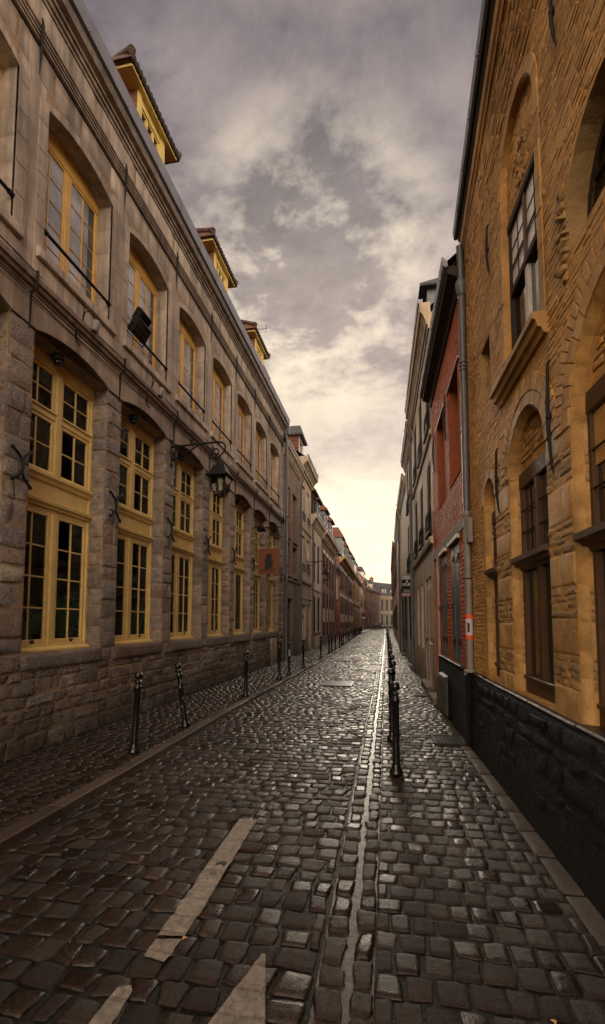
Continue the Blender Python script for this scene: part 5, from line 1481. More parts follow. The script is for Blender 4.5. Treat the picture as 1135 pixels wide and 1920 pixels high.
REV = {'tall beige rendered': .12, 'off-white house with arched': .09, 'brown brick house with pale panels': .07, 'small low orange house': .05, 'red brown brick house with white arches': .045, 'deep red and golden': .03, 'white gabled house far': .025, 'tan brick house with a high': .02, 'far right': .02, 'far end of the right': .015, 'beyond all others': .015}
def house(name, label, fr, u0, u1, top, bands, wins, roof=('tiles', 3.2, 4.), cornice=None, cmat='ashlar', doors=(), sides=None, depth=7., rev=.2, revmat=None, courses_=(), dormers=(), chimneys=(), ledges=(), pipe=None, gutter=True, mats_extra=()):
    """bands: (z0, z1, material); wins: dict(u0,u1,z0,z1,rise,...)"""
    for k_, v_ in REV.items():
        if k_ in label: rev = v_
    c = fr.p((u0 + u1) / 2, 0, 0)
    H = thing(name, label, 'house', tuple(c))
    mats = []
    def mi(k):
        if k not in mats: mats.append(k)
        return mats.index(k)
    mb = MB()
    allop = [(w['u0'], w['u1'], w['z0'], w['z1'], w.get('rise', 0)) for w in wins] + [(d['u0'], d['u1'], d['z0'], d['z1'], d.get('rise', 0)) for d in doors]
    for z0, z1, mt in bands:
        holes = [poly(o, n=6) for o in allop if z0 <= (o[2] + o[3]) / 2 < z1]
        sheet(mb, fr, [(u0, z0), (u1, z0), (u1, z1), (u0, z1)], holes, 0, mi(mt))
    for o in allop:
        mt = next((b[2] for b in bands if b[0] <= (o[2] + o[3]) / 2 < b[1]), bands[0][2])
        reveal(mb, fr, o, [(0, 0), (0, -rev - .02)], mi(revmat if revmat and o[2] > 2.9 else mt)) if True else 0
    smt = mi(sides or bands[-1][2])
    for u in (u0, u1):
        rh, rd = roof[1], roof[2]
        mb.add(fr.p([u, u, u, u, u], [0, 0, top, top + rh, top], [0, -depth, -depth, -rd, 0]), [(0, 1, 2, 3, 4)], smt, .5)
    mb.add(fr.p([u0, u1, u1, u0], [0, 0, top, top], [-depth] * 4), [(0, 1, 2, 3)], smt, .5)
    mb.build('wall', mats, H)
    m = MB(); ov = .12 if not cornice else cornice[2] * .7
    m.add(fr.p([u0, u1, u1, u0, u1, u0], [top + .05, top + .05, top + roof[1] + .05, top + roof[1] + .05, top + .05, top + .05], [ov, ov, -roof[2], -roof[2], -depth - .1, -depth - .1]), [(0, 1, 2, 3), (3, 2, 4, 5)], 0, .5)
    m.build('roof', roof[0], H)
    if cornice:
        m = MB(); corn(m, fr, u0 - (.02), u1 + .02, *cornice); m.build('cornice', cmat, H)
        if gutter:
            m = MB(); p = cornice[2]; z = cornice[1]; m.prism(fr, [(z, p - .08), (z + .002, p + .02), (z + .09, p + .035), (z + .095, p - .08)], u0, u1); m.build('gutter', 'zinc', H)
    else:
        m = MB(); m.prism(fr, [(top - .06, 0), (top - .04, .14), (top + .08, .16), (top + .08, .0)], u0, u1); m.build('gutter', 'zinc_dark', H)
    for z0, z1, p, mt in ledges:
        m = MB(); m.prism(fr, [(z0, 0), (z0 + .02, p * .7), (z1 - .03, p), (z1, p * .9), (z1 + .02, 0)], u0, u1); m.build('ledge', mt, H)
    for w in wins:
        f = window(H, fr, w['u0'], w['u1'], w['z0'], w['z1'], -rev, w.get('f', 'white'), w.get('p', 'pane'), w.get('cols', 1), w.get('rows', 2), w.get('leaves', 2), w.get('rise', 0), w.get('fw', .055), .03, sill=w.get('sill'), transom=w.get('tr'))
        if w.get('rail'):
            m = MB(); z = w['z0'] + .42
            m.tube([tuple(fr.p(w['u0'], z, .04)), tuple(fr.p(w['u1'], z, .04))], .018, 6); m.tube([tuple(fr.p(w['u0'], w['z0'] + .06, .04)), tuple(fr.p(w['u1'], w['z0'] + .06, .04))], .014, 6)
            n = 5
            for k in range(n + 1):
                u = w['u0'] + (w['u1'] - w['u0']) * k / n; m.tube([tuple(fr.p(u, w['z0'] + .06, .04)), tuple(fr.p(u + (.06 if k % 2 else -.06) * (0 < k < n), (w['z0'] + z) / 2, .05)), tuple(fr.p(u, z, .04))], .010, 5)
            m.build('window_rail', 'iron', f)
        if w.get('panel'):
            m = MB(); a, b, mt = w['panel']; m.box(fr, w['u0'] + .04, w['u1'] - .04, a, b, -rev + .03, -rev + .075, bev=.01); m.build('spandrel', mt, f)
        if w.get('lintel'):
            m = MB(); m.plate(fr, [(w['u0'] - .1, w['z1'] + .002), (w['u1'] + .1, w['z1'] + .002), (w['u1'] + .14, w['z1'] + .24), (w['u0'] - .14, w['z1'] + .24)], -.05, .03); m.build('lintel', w['lintel'], f)
        if w.get('shutter'):
            for (a, b) in ((w['u0'] - .45, w['u0'] - .01), (w['u1'] + .01, w['u1'] + .45)):
                m = MB(); m.box(fr, a, b, w['z0'], w['z1'], .01, .05, bev=.006); m.build('shutter', w['shutter'], f)
    for d in doors:
        m = MB(); a, b, z0, z1 = d['u0'], d['u1'], d['z0'], d['z1']; w_ = -rev
        m.box(fr, a, b, z0, z1, w_ - .02, w_ + .03)
        zs = d.get('tr', None)
        k = d.get('leaves', 1)
        for q in range(k):
            p0 = a + (b - a) * q / k; p1 = a + (b - a) * (q + 1) / k
            for (va, vb) in ((.1, .38), (.42, .92 if not zs else .78)):
                m.box(fr, p0 + .10, p1 - .10, z0 + (z1 - z0) * va, z0 + (z1 - z0) * vb, w_ + .029, w_ + .05, bev=.015)
            m.box(fr, p0 + .005, p0 + .04, z0, z1, w_ + .028, w_ + .045); m.box(fr, p1 - .04, p1 - .005, z0, z1, w_ + .028, w_ + .045)
        dr = m.build('door', d.get('m', 'door_green'), H)
        if zs:
            g = MB(); g.box(fr, a + .1, b - .1, z0 + (z1 - z0) * .82, z1 - .1, w_ + .028, w_ + .034); g.build('fanlight', 'pane_grey', dr)
        g = MB(); q = fr.p(b - .14 if d.get('hr', 1) else a + .14, z0 + 1.0, w_ + .06); g.lathe(tuple(q), [(0, -.02), (.022, -.015), (.022, .015), (0, .02)], 8, 0, tuple(fr.w)); g.tube([tuple(q), tuple(q + np.array((0, 0, -.12)))], .012, 6); g.build('handle', 'iron', dr)
        if z0 > .05:
            s = MB(); s.box(fr, a - .06, b + .06, 0., z0 - .005, -rev, .14, bev=.015); s.build('doorstep', 'concrete', H)
    for d in dormers:
        u, w, z, hh, mt, rm, back = d[:7]
        fd = Fr(tuple(fr.p(0, 0, -back)), tuple(fr.u), tuple(fr.w))
        m = MB(); o = (u - w * .32, u + w * .32, z + hh * .28, z + hh * .88, 0)
        sheet(m, fd, [(u - w / 2, z), (u + w / 2, z), (u + w / 2, z + hh), (u - w / 2, z + hh)], [poly(o)], 0, 0); reveal(m, fd, o, [(0, 0), (0, -.08)], 0)
        for s_ in (-1, 1): m.add(fd.p([u + s_ * w / 2] * 4, [z, z, z + hh, z + hh], [0, -2.2, -2.2, 0]), [(0, 1, 2, 3)], 1, .5)
        dd = m.build('dormer', [mt, d[7] if len(d) > 7 else mt], H)
        g = MB(); sheet(g, fd, poly(o), [], -.06); g.build('pane', 'pane_grey', dd)
        r = MB(); e = .16; zt = z + hh
        V = fd.p([u - w / 2 - e, u + w / 2 + e, u + w / 2 + e, u - w / 2 - e, u - w / 2 - e, u + w / 2 + e, u + w / 2 + e, u - w / 2 - e, u, u], [zt] * 4 + [zt + .08] * 4 + [zt + w * .62, zt + w * .62], [.2, .2, -2.4, -2.4, .2, .2, -2.4, -2.4, -.05 if len(d) > 8 else -.45, -2.4])
        r.add(V, [(0, 1, 2, 3), (0, 1, 5, 4), (1, 2, 6, 5), (3, 0, 4, 7), (4, 5, 8), (5, 6, 9, 8), (7, 4, 8, 9)], 0, .5); r.build('dormer_roof', rm, dd)
    for u, w_, z0, z1 in chimneys:
        m = MB(); m.box(fr, u - .35, u + .35, z0, z1, w_ - .9, w_, bev=.0); m.box(fr, u - .4, u + .4, z1 - .22, z1 - .1, w_ - .95, w_ + .05)
        ch = m.build('chimney', 'brick_chim', H)
        m = MB()
        for k in (-.18, .18): m.lathe(tuple(fr.p(u + k, z1, w_ - .45)), [(.1, 0), (.09, .3), (.11, .32), (.0, .33)], 10)
        m.build('chimney_pot', 'brick_orange', ch)
    if pipe is not None:
        m = MB(); zt = cornice[0] if cornice else top; q = lambda z, w: tuple(fr.p(pipe, z, w))
        m.tube([q(.02, .09), q(zt - .25, .09), q(zt - .05, .16), q(zt + .2, .2)], .05, 8)
        for z in (1.8, 3.8, 5.8): 
            if z < zt: m.lathe(q(z, .09), [(.05, -.04), (.066, -.035), (.066, .035), (.05, .04)], 10)
        m.build('downpipe', 'pipe', H)
    return H

W = lambda u0, u1, z0, z1, **k: dict(u0=u0, u1=u1, z0=z0, z1=z1, **k)
def left_houses():
    h = house('brick_house', 'narrow brown brick house with grey cement ground floor beside the stone house', FLH, 17.99, 21.62, 9.1,
          [(-.02, 3.35, 'greycement'), (3.35, 9.1, 'brick_pale')],
          [W(18.42, 19.32, 5.25, 7.45, sill='concrete', f='dark_wood'), W(19.95, 20.9, 5.25, 7.45, sill='concrete', f='dark_wood'), W(18.42, 19.32, 3.62, 5.0, sill='concrete', f='dark_wood', rows=1), W(19.95, 20.9, 3.62, 5.0, sill='concrete', f='dark_wood', rows=1)],
          cornice=(8.55, 9.05, .22), cmat='beige', doors=[W(18.75, 19.95, .06, 2.6, m='door_green', tr=1)], rev=.24, revmat='brick_red', ledges=[(3.32, 3.42, .05, 'concrete')], pipe=21.55, roof=('slate', 3., 4.))
    house('beige_house', 'tall beige rendered house with deep white cornice and a slate dormer', FLH, 21.66, 25.25, 9.75,
          [(-.02, 9.75, 'beige')],
          [W(22.25, 23.1, 6.75, 8.6, rail=1), W(23.75, 24.6, 6.75, 8.6, rail=1), W(22.25, 23.1, 4.1, 6.0, rail=1), W(23.75, 24.6, 4.1, 6.0, rail=1), W(22.3, 23.55, .75, 2.45, f='white', p='pane_grey', sill='concrete', tr=1.9)],
          cornice=(9.1, 9.8, .42), cmat='beige2', doors=[W(24.1, 24.95, .1, 2.5, m='door_pale')], ledges=[(6.3, 6.42, .06, 'beige2'), (3.55, 3.75, .1, 'beige2'), (2.75, 2.82, .03, 'beige2')], dormers=[(22.6, 1.3, 9.9, 1.1, 'white', 'slate', .1, 'tiles_orange', 1)], roof=('tiles_orange', 2.9, 4.))
    house('white_house', 'off-white house with arched ground floor windows and dark dormers', FLH, 25.29, 29.6, 7.6, [(-.02, 7.6, 'cream')],
          [W(26.0, 27.0, 3.95, 6.2, rise=.15, f='dark_wood'), W(27.8, 28.8, 3.95, 6.2, rise=.15, f='dark_wood'), W(26.0, 27.1, .95, 2.85, rise=.3, f='dark_wood', sill='concrete'), W(27.8, 28.9, .95, 2.85, rise=.3, f='dark_wood', sill='concrete')],
          cornice=(7.15, 7.75, .35), cmat='cream', ledges=[(3.4, 3.5, .05, 'cream')], dormers=[(26.4, 1.2, 7.7, 1.5, 'dark_wood', 'tiles_orange', -.02), (28.3, 1.2, 7.7, 1.5, 'zinc_dark', 'tiles_orange', -.02)], roof=('slate', 2.8, 3.6), pipe=25.4)
    house('brick_house', 'brown brick house with pale panels between its tall windows', FLH, 29.64, 38.0, 7.6, [(-.02, 7.6, 'brick_red')],
          [W(u, u + .95, 4.1, 6.3, f='dark_wood', lintel='white') for u in (30.5, 32.4, 34.3, 36.2)] + [W(u, u + .95, .6, 3.6, f='dark_wood', rows=3, panel=(1.55, 2.5, 'cream')) for u in (30.5, 32.4, 34.3, 36.2)],
          cornice=(7.1, 7.7, .45), cmat='cream', dormers=[(31.5, 1.4, 7.7, 1.6, 'zinc_dark', 'tiles_orange', -.1), (35., 1.4, 7.7, 1.6, 'zinc_dark', 'tiles_orange', -.1)], roof=('tiles_orange', 3., 4.), pipe=37.9)
    house('orange_house', 'small low orange house with dark red ground floor boards', FLH, 38.04, 42.6, 6.2, [(-.02, 3.0, 'red_render'), (3.0, 6.2, 'orange_render')],
          [W(39.4, 40.7, 3.55, 5.4, f='white', p='pane_grey', sill='concrete')], cornice=(5.9, 6.3, .3), cmat='zinc_dark', doors=[W(38.6, 40.0, .15, 2.6, m='redwood', leaves=2), W(40.6, 42.0, .15, 2.6, m='redwood', leaves=2)], roof=('slate', 2., 4.))
    house('brick_house', 'red brown brick house with white arches over the ground floor windows', FLH, 42.64, 62., 7.7, [(-.02, 7.7, 'brick_red')],
          [W(u, u + 1.0, 4.7, 6.7, f='dark_wood', lintel='white') for u in (43.6, 45.6, 48.5, 50.5, 53.4, 55.4, 58., 60.)] + [W(u, u + 1.0, .8, 3.4, rise=.45, f='dark_wood', panel=(1.5, 2.3, 'cream')) for u in (43.6, 45.6, 48.5, 50.5, 53.4, 55.4, 58., 60.)],
          cornice=(7.2, 7.75, .55), cmat='gold_render', ledges=[(3.95, 4.3, .06, 'cream')], dormers=[(44.6, 2., 7.75, 2.0, 'zinc_dark', 'tiles_orange', -.15), (49.5, 2., 7.75, 2.0, 'zinc_dark', 'tiles_orange', -.15), (54.5, 2., 7.75, 2.0, 'zinc_dark', 'tiles_orange', -.15), (59.3, 2., 7.75, 2.0, 'zinc_dark', 'tiles_orange', -.15)], roof=('tiles_orange', 3.4, 4.2), chimneys=[(61.3, -2.6, 9., 11.8), (52., -2.4, 9., 12.)], pipe=52.)
    house('yellow_house', 'deep red and golden yellow rendered house in the middle distance', FLH, 62.04, 82., 8.1, [(-.02, 4.1, 'gold_render'), (4.1, 8.1, 'gold_render')],
          [W(u, u + 1.2, 4.8, 7.0, f='dark_wood') for u in (65., 69., 73., 77.)] + [W(u, u + 1.3, .8, 3.3, f='dark_wood') for u in (65., 69., 73., 77.)],
          cornice=(7.7, 8.2, .4), cmat='zinc_dark', ledges=[(3.9, 4.1, .12, 'greycement')], sides='red_render', dormers=[(64., 2., 8.2, 2.2, 'zinc_dark', 'slate', .0), (71., 2., 8.2, 2.2, 'white', 'slate', .0), (78., 2., 8.2, 2.2, 'zinc_dark', 'tiles_orange', .0)], roof=('slate', 3.4, 4.2), chimneys=[(81., -2., 9.5, 13.), (68., -1.6, 9.5, 12.4)], pipe=63.)
    # painted deep red pier at the near end of the yellow house
    house('white_house', 'white gabled house far down the left side', FLH, 82.04, 96., 8.6, [(-.02, 8.6, 'cream')],
          [W(u, u + 1.1, 4.6, 6.8, f='dark_wood') for u in (84., 87.5, 91.)] + [W(u, u + 1.2, .8, 3.2, f='dark_wood') for u in (84., 87.5, 91.)], cornice=(8.1, 8.8, .5), cmat='cream', roof=('tiles_orange', 4., 3.), dormers=[(85., 2.2, 8.9, 2.2, 'cream', 'tiles_orange', .3)])
    house('brick_house', 'tan brick house with a high brown gable far down the left side', FLH, 96.04, 112., 10.5, [(-.02, 10.5, 'brick_tan')],
          [W(u, u + 1.2, z, z + 2.0, f='dark_wood') for u in (98., 101.5, 105., 108.5) for z in (1., 4.4, 7.6)], cornice=(10.0, 10.6, .4), cmat='brick_tan', roof=('tiles', 5.5, 4.6), sides='brick_tan', dormers=[(103., 2., 10.6, 2.2, 'white', 'slate', .1), (108., 2., 10.6, 2.2, 'white', 'slate', .1)])
    # beyond, the street bends to the right
    fb = Fr((-5.55, 112., 0), (.17, 1, 0), (1, -.17, 0))
    house('brick_house', 'dark red brick house where the street bends, far left', fb, .3, 17., 9.5, [(-.02, 9.5, 'brick_dark')], [W(u, u + 1.2, z, z + 2.0, f='white') for u in (2., 5.5, 9., 12.5) for z in (.9, 4., 6.8)], cornice=(9.0, 9.6, .4), cmat='brick_dark', roof=('slate', 4., 3.5), dormers=[(4., 1.8, 9.9, 1.7, 'white', 'slate', .5), (10., 1.8, 9.9, 1.7, 'white', 'slate', .5)])
    fc = Fr((-3.0, 129., 0), (.55, .83, 0), (.83, -.55, 0))
    house('cream_house', 'cream house with grey mansard roof closing the far end of the street', fc, .2, 15., 8.6, [(-.02, 4., 'greycement'), (4., 8.6, 'greycement')], [W(u, u + 1.0, z, z + h_, f='dark_wood', p='pane') for u in (1.4, 3.8, 6.2, 8.6, 11., 13.) for z, h_ in ((.6, 2.8), (4.7, 3.0))], cornice=(8.1, 8.7, .4), cmat='beige', ledges=[(3.9, 4.15, .15, 'beige')], rev=.1, roof=('slate', 4.2, 2.), dormers=[(3.5, 1.6, 9.0, 1.8, 'white', 'slate', .3), (8., 1.6, 9.0, 1.8, 'white', 'slate', .3)], chimneys=[(1., -2.5, 10., 14.2)])
left_houses()

def right_houses():
    fr = FR_
    # red brick house with grey shutters: its own careful wall
    u0, u1, top = 6.16, 9.78, 6.3
    H = thing('red_house', 'small red painted brick house with grey shutters next to the ochre house', 'house', tuple(fr.p(8., 0, 0)))
    ops = [(6.75, 7.62, .99, 2.84, 0), (8.02, 8.72, .99, 2.84, 0), (9.06, 9.74, .14, 2.86, 0)]
    up = [(6.55, 7.42, 3.72, 5.32, 0), (7.98, 8.85, 3.72, 5.32, 0)]
    mb = MB()
    sheet(mb, fr, [(u0, 0), (u1, 0), (u1, top + .2), (u0, top + .2)], [poly(o) for o in ops + up], 0, 1)
    blocks(mb, fr, courses(u0, u1, .95, 2.87, (.055, .07), (.14, .24), .008, ops, True), .0028, S5, .05, .0012, -.002, 0, .003, .7)
    blocks(mb, fr, courses(u0, u1, 3.02, top, (.055, .07), (.14, .24), .008, up, True), .0028, S5, .05, .0012, -.002, 0, .003, .7)
    for o in ops: reveal(mb, fr, o, [(0, 0.0), (0, -.16)], 0, .4)
    for o in up: reveal(mb, fr, o, [(0, 0.012), (0, -.2)], 2, .4)
    mb.box(fr, u0, u1, 2.872, 3.018, -.02, .018, 3)
    for u in (u0, u1): mb.add(fr.p([u] * 5, [0, 0, top, top + 3, top], [-.0, -7, -7, -3.6, 0]), [(0, 1, 2, 3, 4)], 1, .5)
    mb.build('wall', ['red', 'red_mortar', 'red_smooth', 'concrete'], H)
    m = MB(); m.prism(fr, [(-.02, 0), (-.02, .05), (.93, .04), (.955, .02), (.955, 0)], u0, 9.0, 0); m.build('plinth', 'tar', H)
    m = MB(); m.box(fr, 6.6, 9.0, .955, .985, -.12, .06, bev=.008); m.build('window_ledge', 'tar_ledge', H)
    for o in up:
        window(H, fr, o[0], o[1], o[2], o[3], -.19, 'zinc_dark', 'pane_grey', 1, 2, 2, 0, .05)
        m = MB(); m.box(fr, o[0] - .12, o[1] + .12, 5.325, 5.35, -.05, .03); m.build('lintel', 'white', H)
    for o in ops[:2]:
        f = window(H, fr, o[0], o[1], o[2], o[3], -.15, 'zinc_dark', 'pane', 1, 2, 2, 0, .05)
    for a, b in ((6.78, 7.20), (7.215, 7.60), (8.04, 8.37), (8.385, 8.70)):
        m = MB(); m.box(fr, a, b, 1.0, 2.78, -.055, -.015, bev=.006)
        for k in range(3): m.box(fr, a + .03 + (b - a - .06) * k / 3 + .004, a + .03 + (b - a - .06) * (k + 1) / 3 - .004, 1.04, 2.74, -.016, .0)
        s = m.build('shutter', 'grey_shutter', H)
        m = MB(); m.tube([tuple(fr.p(b - .04, 1.86, .01)), tuple(fr.p(b - .04, 1.86, .06)), tuple(fr.p(b - .07, 1.80, .06))], .011, 6)
        m.build('shutter_catch', 'iron', s)
        for z in (1.28, 2.53): m = MB(); m.tube([tuple(fr.p(a - .01, z - .03, .02)), tuple(fr.p(a - .01, z + .06, .02))], .012, 6); m.box(fr, a - .012, a + .16, z, z + .025, .013, .02); m.build('hinge', 'iron', s)
    for o in ops[:2]:
        m = MB(); m.box(fr, o[0] - .05, o[1] + .05, 2.80, 2.865, -.05, .05, bev=.006); m.build('lintel_board', 'white', H)
    d = MB(); o = ops[2]; d.box(fr, o[0], o[1], o[2], o[3], -.16, -.12); d.box(fr, o[0] + .1, o[1] - .1, .3, 1.1, -.121, -.1, bev=.01); d.box(fr, o[0] + .1, o[1] - .1, 1.25, 2.2, -.121, -.1, bev=.01)
    dd = d.build('door', 'black', H); g = MB(); g.lathe(tuple(fr.p(9.16, 1.1, -.09)), [(0, -.02), (.025, 0), (0, .03)], 8, 0, tuple(fr.w)); g.build('handle', 'silver', dd)
    m = MB(); m.box(fr, o[0] - .06, o[1] + .05, 0, .135, -.12, .16, bev=.015); m.build('doorstep', 'concrete', H)
    m = MB(); m.box(fr, o[0] - .055, o[0] - .005, .13, 2.86, .0, .05, bev=.006); m.build('door_jamb', 'zinc', H)
    for z0, y in ((4.62, 7.7), (4.6, 9.3)):
        m = MB(); P = lambda z, w: tuple(fr.p(y, z, w)); m.tube([P(z0 + .8, .02), P(z0 + .4, .045), P(z0, .02)], [.008, .02, .008], 7); m.build('wall_anchor', 'iron', H)
    text('3', fr, 9.62, 4.72, .16, .016, 'sign_white', H, name='house_number')
    m = MB(); m.prism(fr, [(6.2, -.3), (6.2, .03), (6.3, .06), (6.36, .18), (6.42, .20), (6.46, .20), (6.46, -.3)], u0 - .02, u1 + .02); m.build('soffit', 'dark_wood', H)
    m = MB(); m.prism(fr, [(6.44, .18), (6.43, .21), (6.46, .245), (6.58, .26), (6.59, .25), (6.5, .18)], u0 - .05, u1 + .05)
    for k in range(7): u = u0 + .2 + k * .55; m.box(fr, u, u + .02, 6.45, 6.585, .22, .264)
    m.build('gutter', 'zinc', H)
    m = MB(); 
    nr = 16
    for r_ in range(nr):     # rows of pantiles
        w0 = .18 - r_ * .24; z0 = 6.52 + r_ * .205
        for k in range(18):
            ua = u0 - .02 + k * .203
            if ua > u1 - .1: break
            P = fr.p([ua, ua + .1, ua + .2, ua + .2, ua + .1, ua], [z0, z0 + .05, z0, z0 + .235, z0 + .285, z0 + .235], [w0 + .03, w0 + .05, w0 + .03, w0 - .25, w0 - .23, w0 - .25]); m.add(P, [(0, 1, 4, 5), (1, 2, 3, 4)], 0, None)
    m.add(fr.p([u0, u1, u1, u0], [6.45, 6.45, 9.75, 9.75], [.1, .1, -3.7, -3.7]), [(0, 1, 2, 3)], 0, .5); m.add(fr.p([u0, u1, u1, u0], [9.75, 9.75, 6.4, 6.4], [-3.7, -3.7, -7.1, -7.1]), [(0, 1, 2, 3)], 0, .5)
    m.build('roof', 'tiles_orange', H)
    bx = thing('utility_box', 'grey metal meter box standing against the black plinth of the red house', 'utility box', tuple(fr.p(8.1, 0, .12)))
    m = MB(); m.box(fr, 7.78, 8.45, .06, .66, .055, .10, bev=.008); m.prism(fr, [(.66, .05), (.66, .112), (.68, .115), (.70, .05)], 7.76, 8.47); m.build('cabinet', 'box_grey', bx)
    m = MB(); m.box(fr, 7.81, 8.11, .10, .62, .101, .108, bev=.004); m.box(fr, 8.125, 8.42, .10, .62, .101, .108, bev=.004); m.build('cabinet_door', 'box_grey', bx)
    m = MB(); m.box(fr, 8.6, 8.72, 0, .62, .055, .12, bev=.01); o = m.build('stone_post', 'strip'); tag(o, 'short pale stone leaning beside the grey meter box', 'stone post')

    house('beige_house', 'tall beige house with stepped cornice and pale double door on the right', fr, 9.82, 15.15, 8.35, [(-.02, 8.35, 'beige')],
          [W(u, u + .78, 5.95, 7.6, f='dark_wood', rail=1, sill='dark_wood') for u in (10.15, 11.95, 13.7)] + [W(u, u + .78, 3.62, 5.2, f='dark_wood', rail=1, sill='dark_wood') for u in (10.15, 11.95, 13.7)] + [W(12.2, 12.95, .85, 2.6, f='door_pale', p='curtain', cols=1, rows=1), W(13.5, 14.25, .85, 2.6, f='door_pale', p='curtain', cols=1, rows=1)],
          cornice=(8.0, 8.6, .22), cmat='beige', doors=[W(10.35, 11.75, .17, 2.62, m='door_pale', leaves=2)], ledges=[(3.25, 3.4, .09, 'beige2'), (5.62, 5.74, .06, 'beige2')], pipe=15.08, roof=('tiles', 3.2, 4.), dormers=[(12.6, 1.3, 8.7, 1.8, 'zinc_dark', 'slate', .2)], rev=.06)
    house('beige_house', 'narrow pale beige house behind the tall downpipe on the right', fr, 15.19, 19.0, 8.15, [(-.02, 8.15, 'beige2')],
          [W(u, u + .8, z, z + 1.7, f='dark_wood', sill='dark_wood', rail=1) for u in (15.9, 17.5) for z in (3.6, 5.9)] + [W(16.9, 18.2, .9, 2.6, f='dark_wood')], cornice=(7.75, 8.25, .2), cmat='beige', doors=[W(15.6, 16.4, .12, 2.5, m='gold_render')], ledges=[(3.1, 3.22, .07, 'beige')], rev=.06, chimneys=[(18.4, -.6, 8.4, 9.9)])
    house('shop_house', 'grey house with dark shopfront below a to-let board on the right', fr, 19.04, 24.2, 7.6, [(-.02, 3.2, 'zinc_dark'), (3.2, 7.6, 'beige2')],
          [W(u, u + .85, 3.9, 6.3, f='white', p='pane_grey') for u in (19.8, 21.4, 23.)] + [W(19.6, 21.3, .7, 2.7, f='black', p='pane_grey', leaves=2, rows=1), W(22.4, 23.8, .7, 2.7, f='black', p='pane_grey', rows=1)], cornice=(7.2, 7.7, .18), cmat='beige', doors=[W(21.5, 22.2, .1, 2.6, m='black')], ledges=[(2.95, 3.25, .12, 'zinc_dark')], rev=.06, pipe=24.1, roof=('slate', 3., 4.))
    frb = Fr((.62 + .0026 * 24.24, 0, 0), (-.0026, 1, 0), (-1, -.0026, 0))
    house('beige_house', 'cream house with black lamp-like bracket beyond the shopfront on the right', frb, 24.24, 33., 7.4, [(-.02, 7.4, 'cream')], [W(u, u + .9, z, z + 2., f='dark_wood') for u in (25.2, 27.6, 30., 31.6) for z in (.9, 4.2)], cornice=(7., 7.5, .18), cmat='cream', rev=.06)
    house('brick_house', 'orange brick house with steep gable on the far right', frb, 33.04, 52., 7.2, [(-.02, 7.2, 'brick_orange')], [W(u, u + 1., z, z + 2., f='dark_wood') for u in (34.5, 37.5, 41, 44.5, 48.) for z in (.9, 4.2)], cornice=(6.7, 7.3, .3), cmat='brick_tan', rev=.06, roof=('tiles', 4., 4.), dormers=[(42., 1.6, 8.0, 1.5, 'zinc', 'slate', .5)], sides='brick_orange')
    frc = Fr((.54 - .0057 * 52, 0, 0), (.0057, 1, 0), (-1, .0057, 0))
    house('brick_house', 'long dark brown house at the far end of the right side', frc, 52.04, 84., 8.0, [(-.02, 8.0, 'brick_tan')], [W(u, u + 1.1, z, z + 2.1, f='dark_wood') for u in (54, 58, 62, 66, 70, 74, 78, 81.5) for z in (.9, 4.4)], cornice=(7.5, 8.1, .25), cmat='brick_tan', rev=.06)
    house('brick_house', 'red brown house beyond all others on the right side', frc, 84.04, 122., 8.6, [(-.02, 8.6, 'brick_red')], [W(u, u + 1.1, z, z + 2.2, f='dark_wood') for u in (87, 92, 97, 102, 107, 112, 117) for z in (.9, 4.7)], cornice=(8.1, 8.7, .25), cmat='brick_tan', rev=.06)
right_houses()

# ------------------------------------------------------------------ small things in the street
def to_let():
    x0, x1, z0, z1, y = .435, .835, 2.46, 3.13, 15.75
    t = thing('to_let_board', 'black A LOUER board with grey top strip fixed across the right pavement', 'sign', (.83, y, 2.8))
    f = Fr((x0, y, z0), (1, 0, 0), (0, -1, 0)); w, h = x1 - x0, z1 - z0
    m = MB(); m.box(f, 0, w, .10, h - .10, -.02, 0); b = m.build('board', 'sign_black', t)
    m = MB(); m.box(f, 0, w, h - .097, h, -.02, .002); s = m.build('top_strip', 'sign_grey', t)
    m = MB()
    for a, c, d in ((.03, .05, .05), (.07, .11, .04), (.19, .205, .045)): m.box(f, a, c, h - .03 - d, h - .03, .0025, .004)
    m.build('strip_mark', 'sign_blue', s)
    m = MB(); m.box(f, 0, w, 0, .097, -.02, .002); m.build('bottom_strip', 'sign_pink', t)
    text('A', f, w * .46, h - .21, .085, .003, 'sign_white', b)
    text('LOUER', f, w * .47, h - .315, .085, .003, 'sign_white', b, width=w * .84)
    m = MB()
    for zz, a, c in ((.205, .05, .20), (.205, .22, .37), (.165, .05, .27), (.13, .05, .34)): m.box(f, a, c, zz, zz + .012, .0005, .003)
    m.build('small_print', 'sign_grey', b)
    m = MB(); m.tube([(x1 + .04, y, z0 + .1), (x1 - .02, y + .03, z0 + .1)], .012, 6); m.tube([(x1 + .04, y, z1 - .1), (x1 - .02, y + .03, z1 - .1)], .012, 6); m.build('bracket', 'iron', t)
to_let()

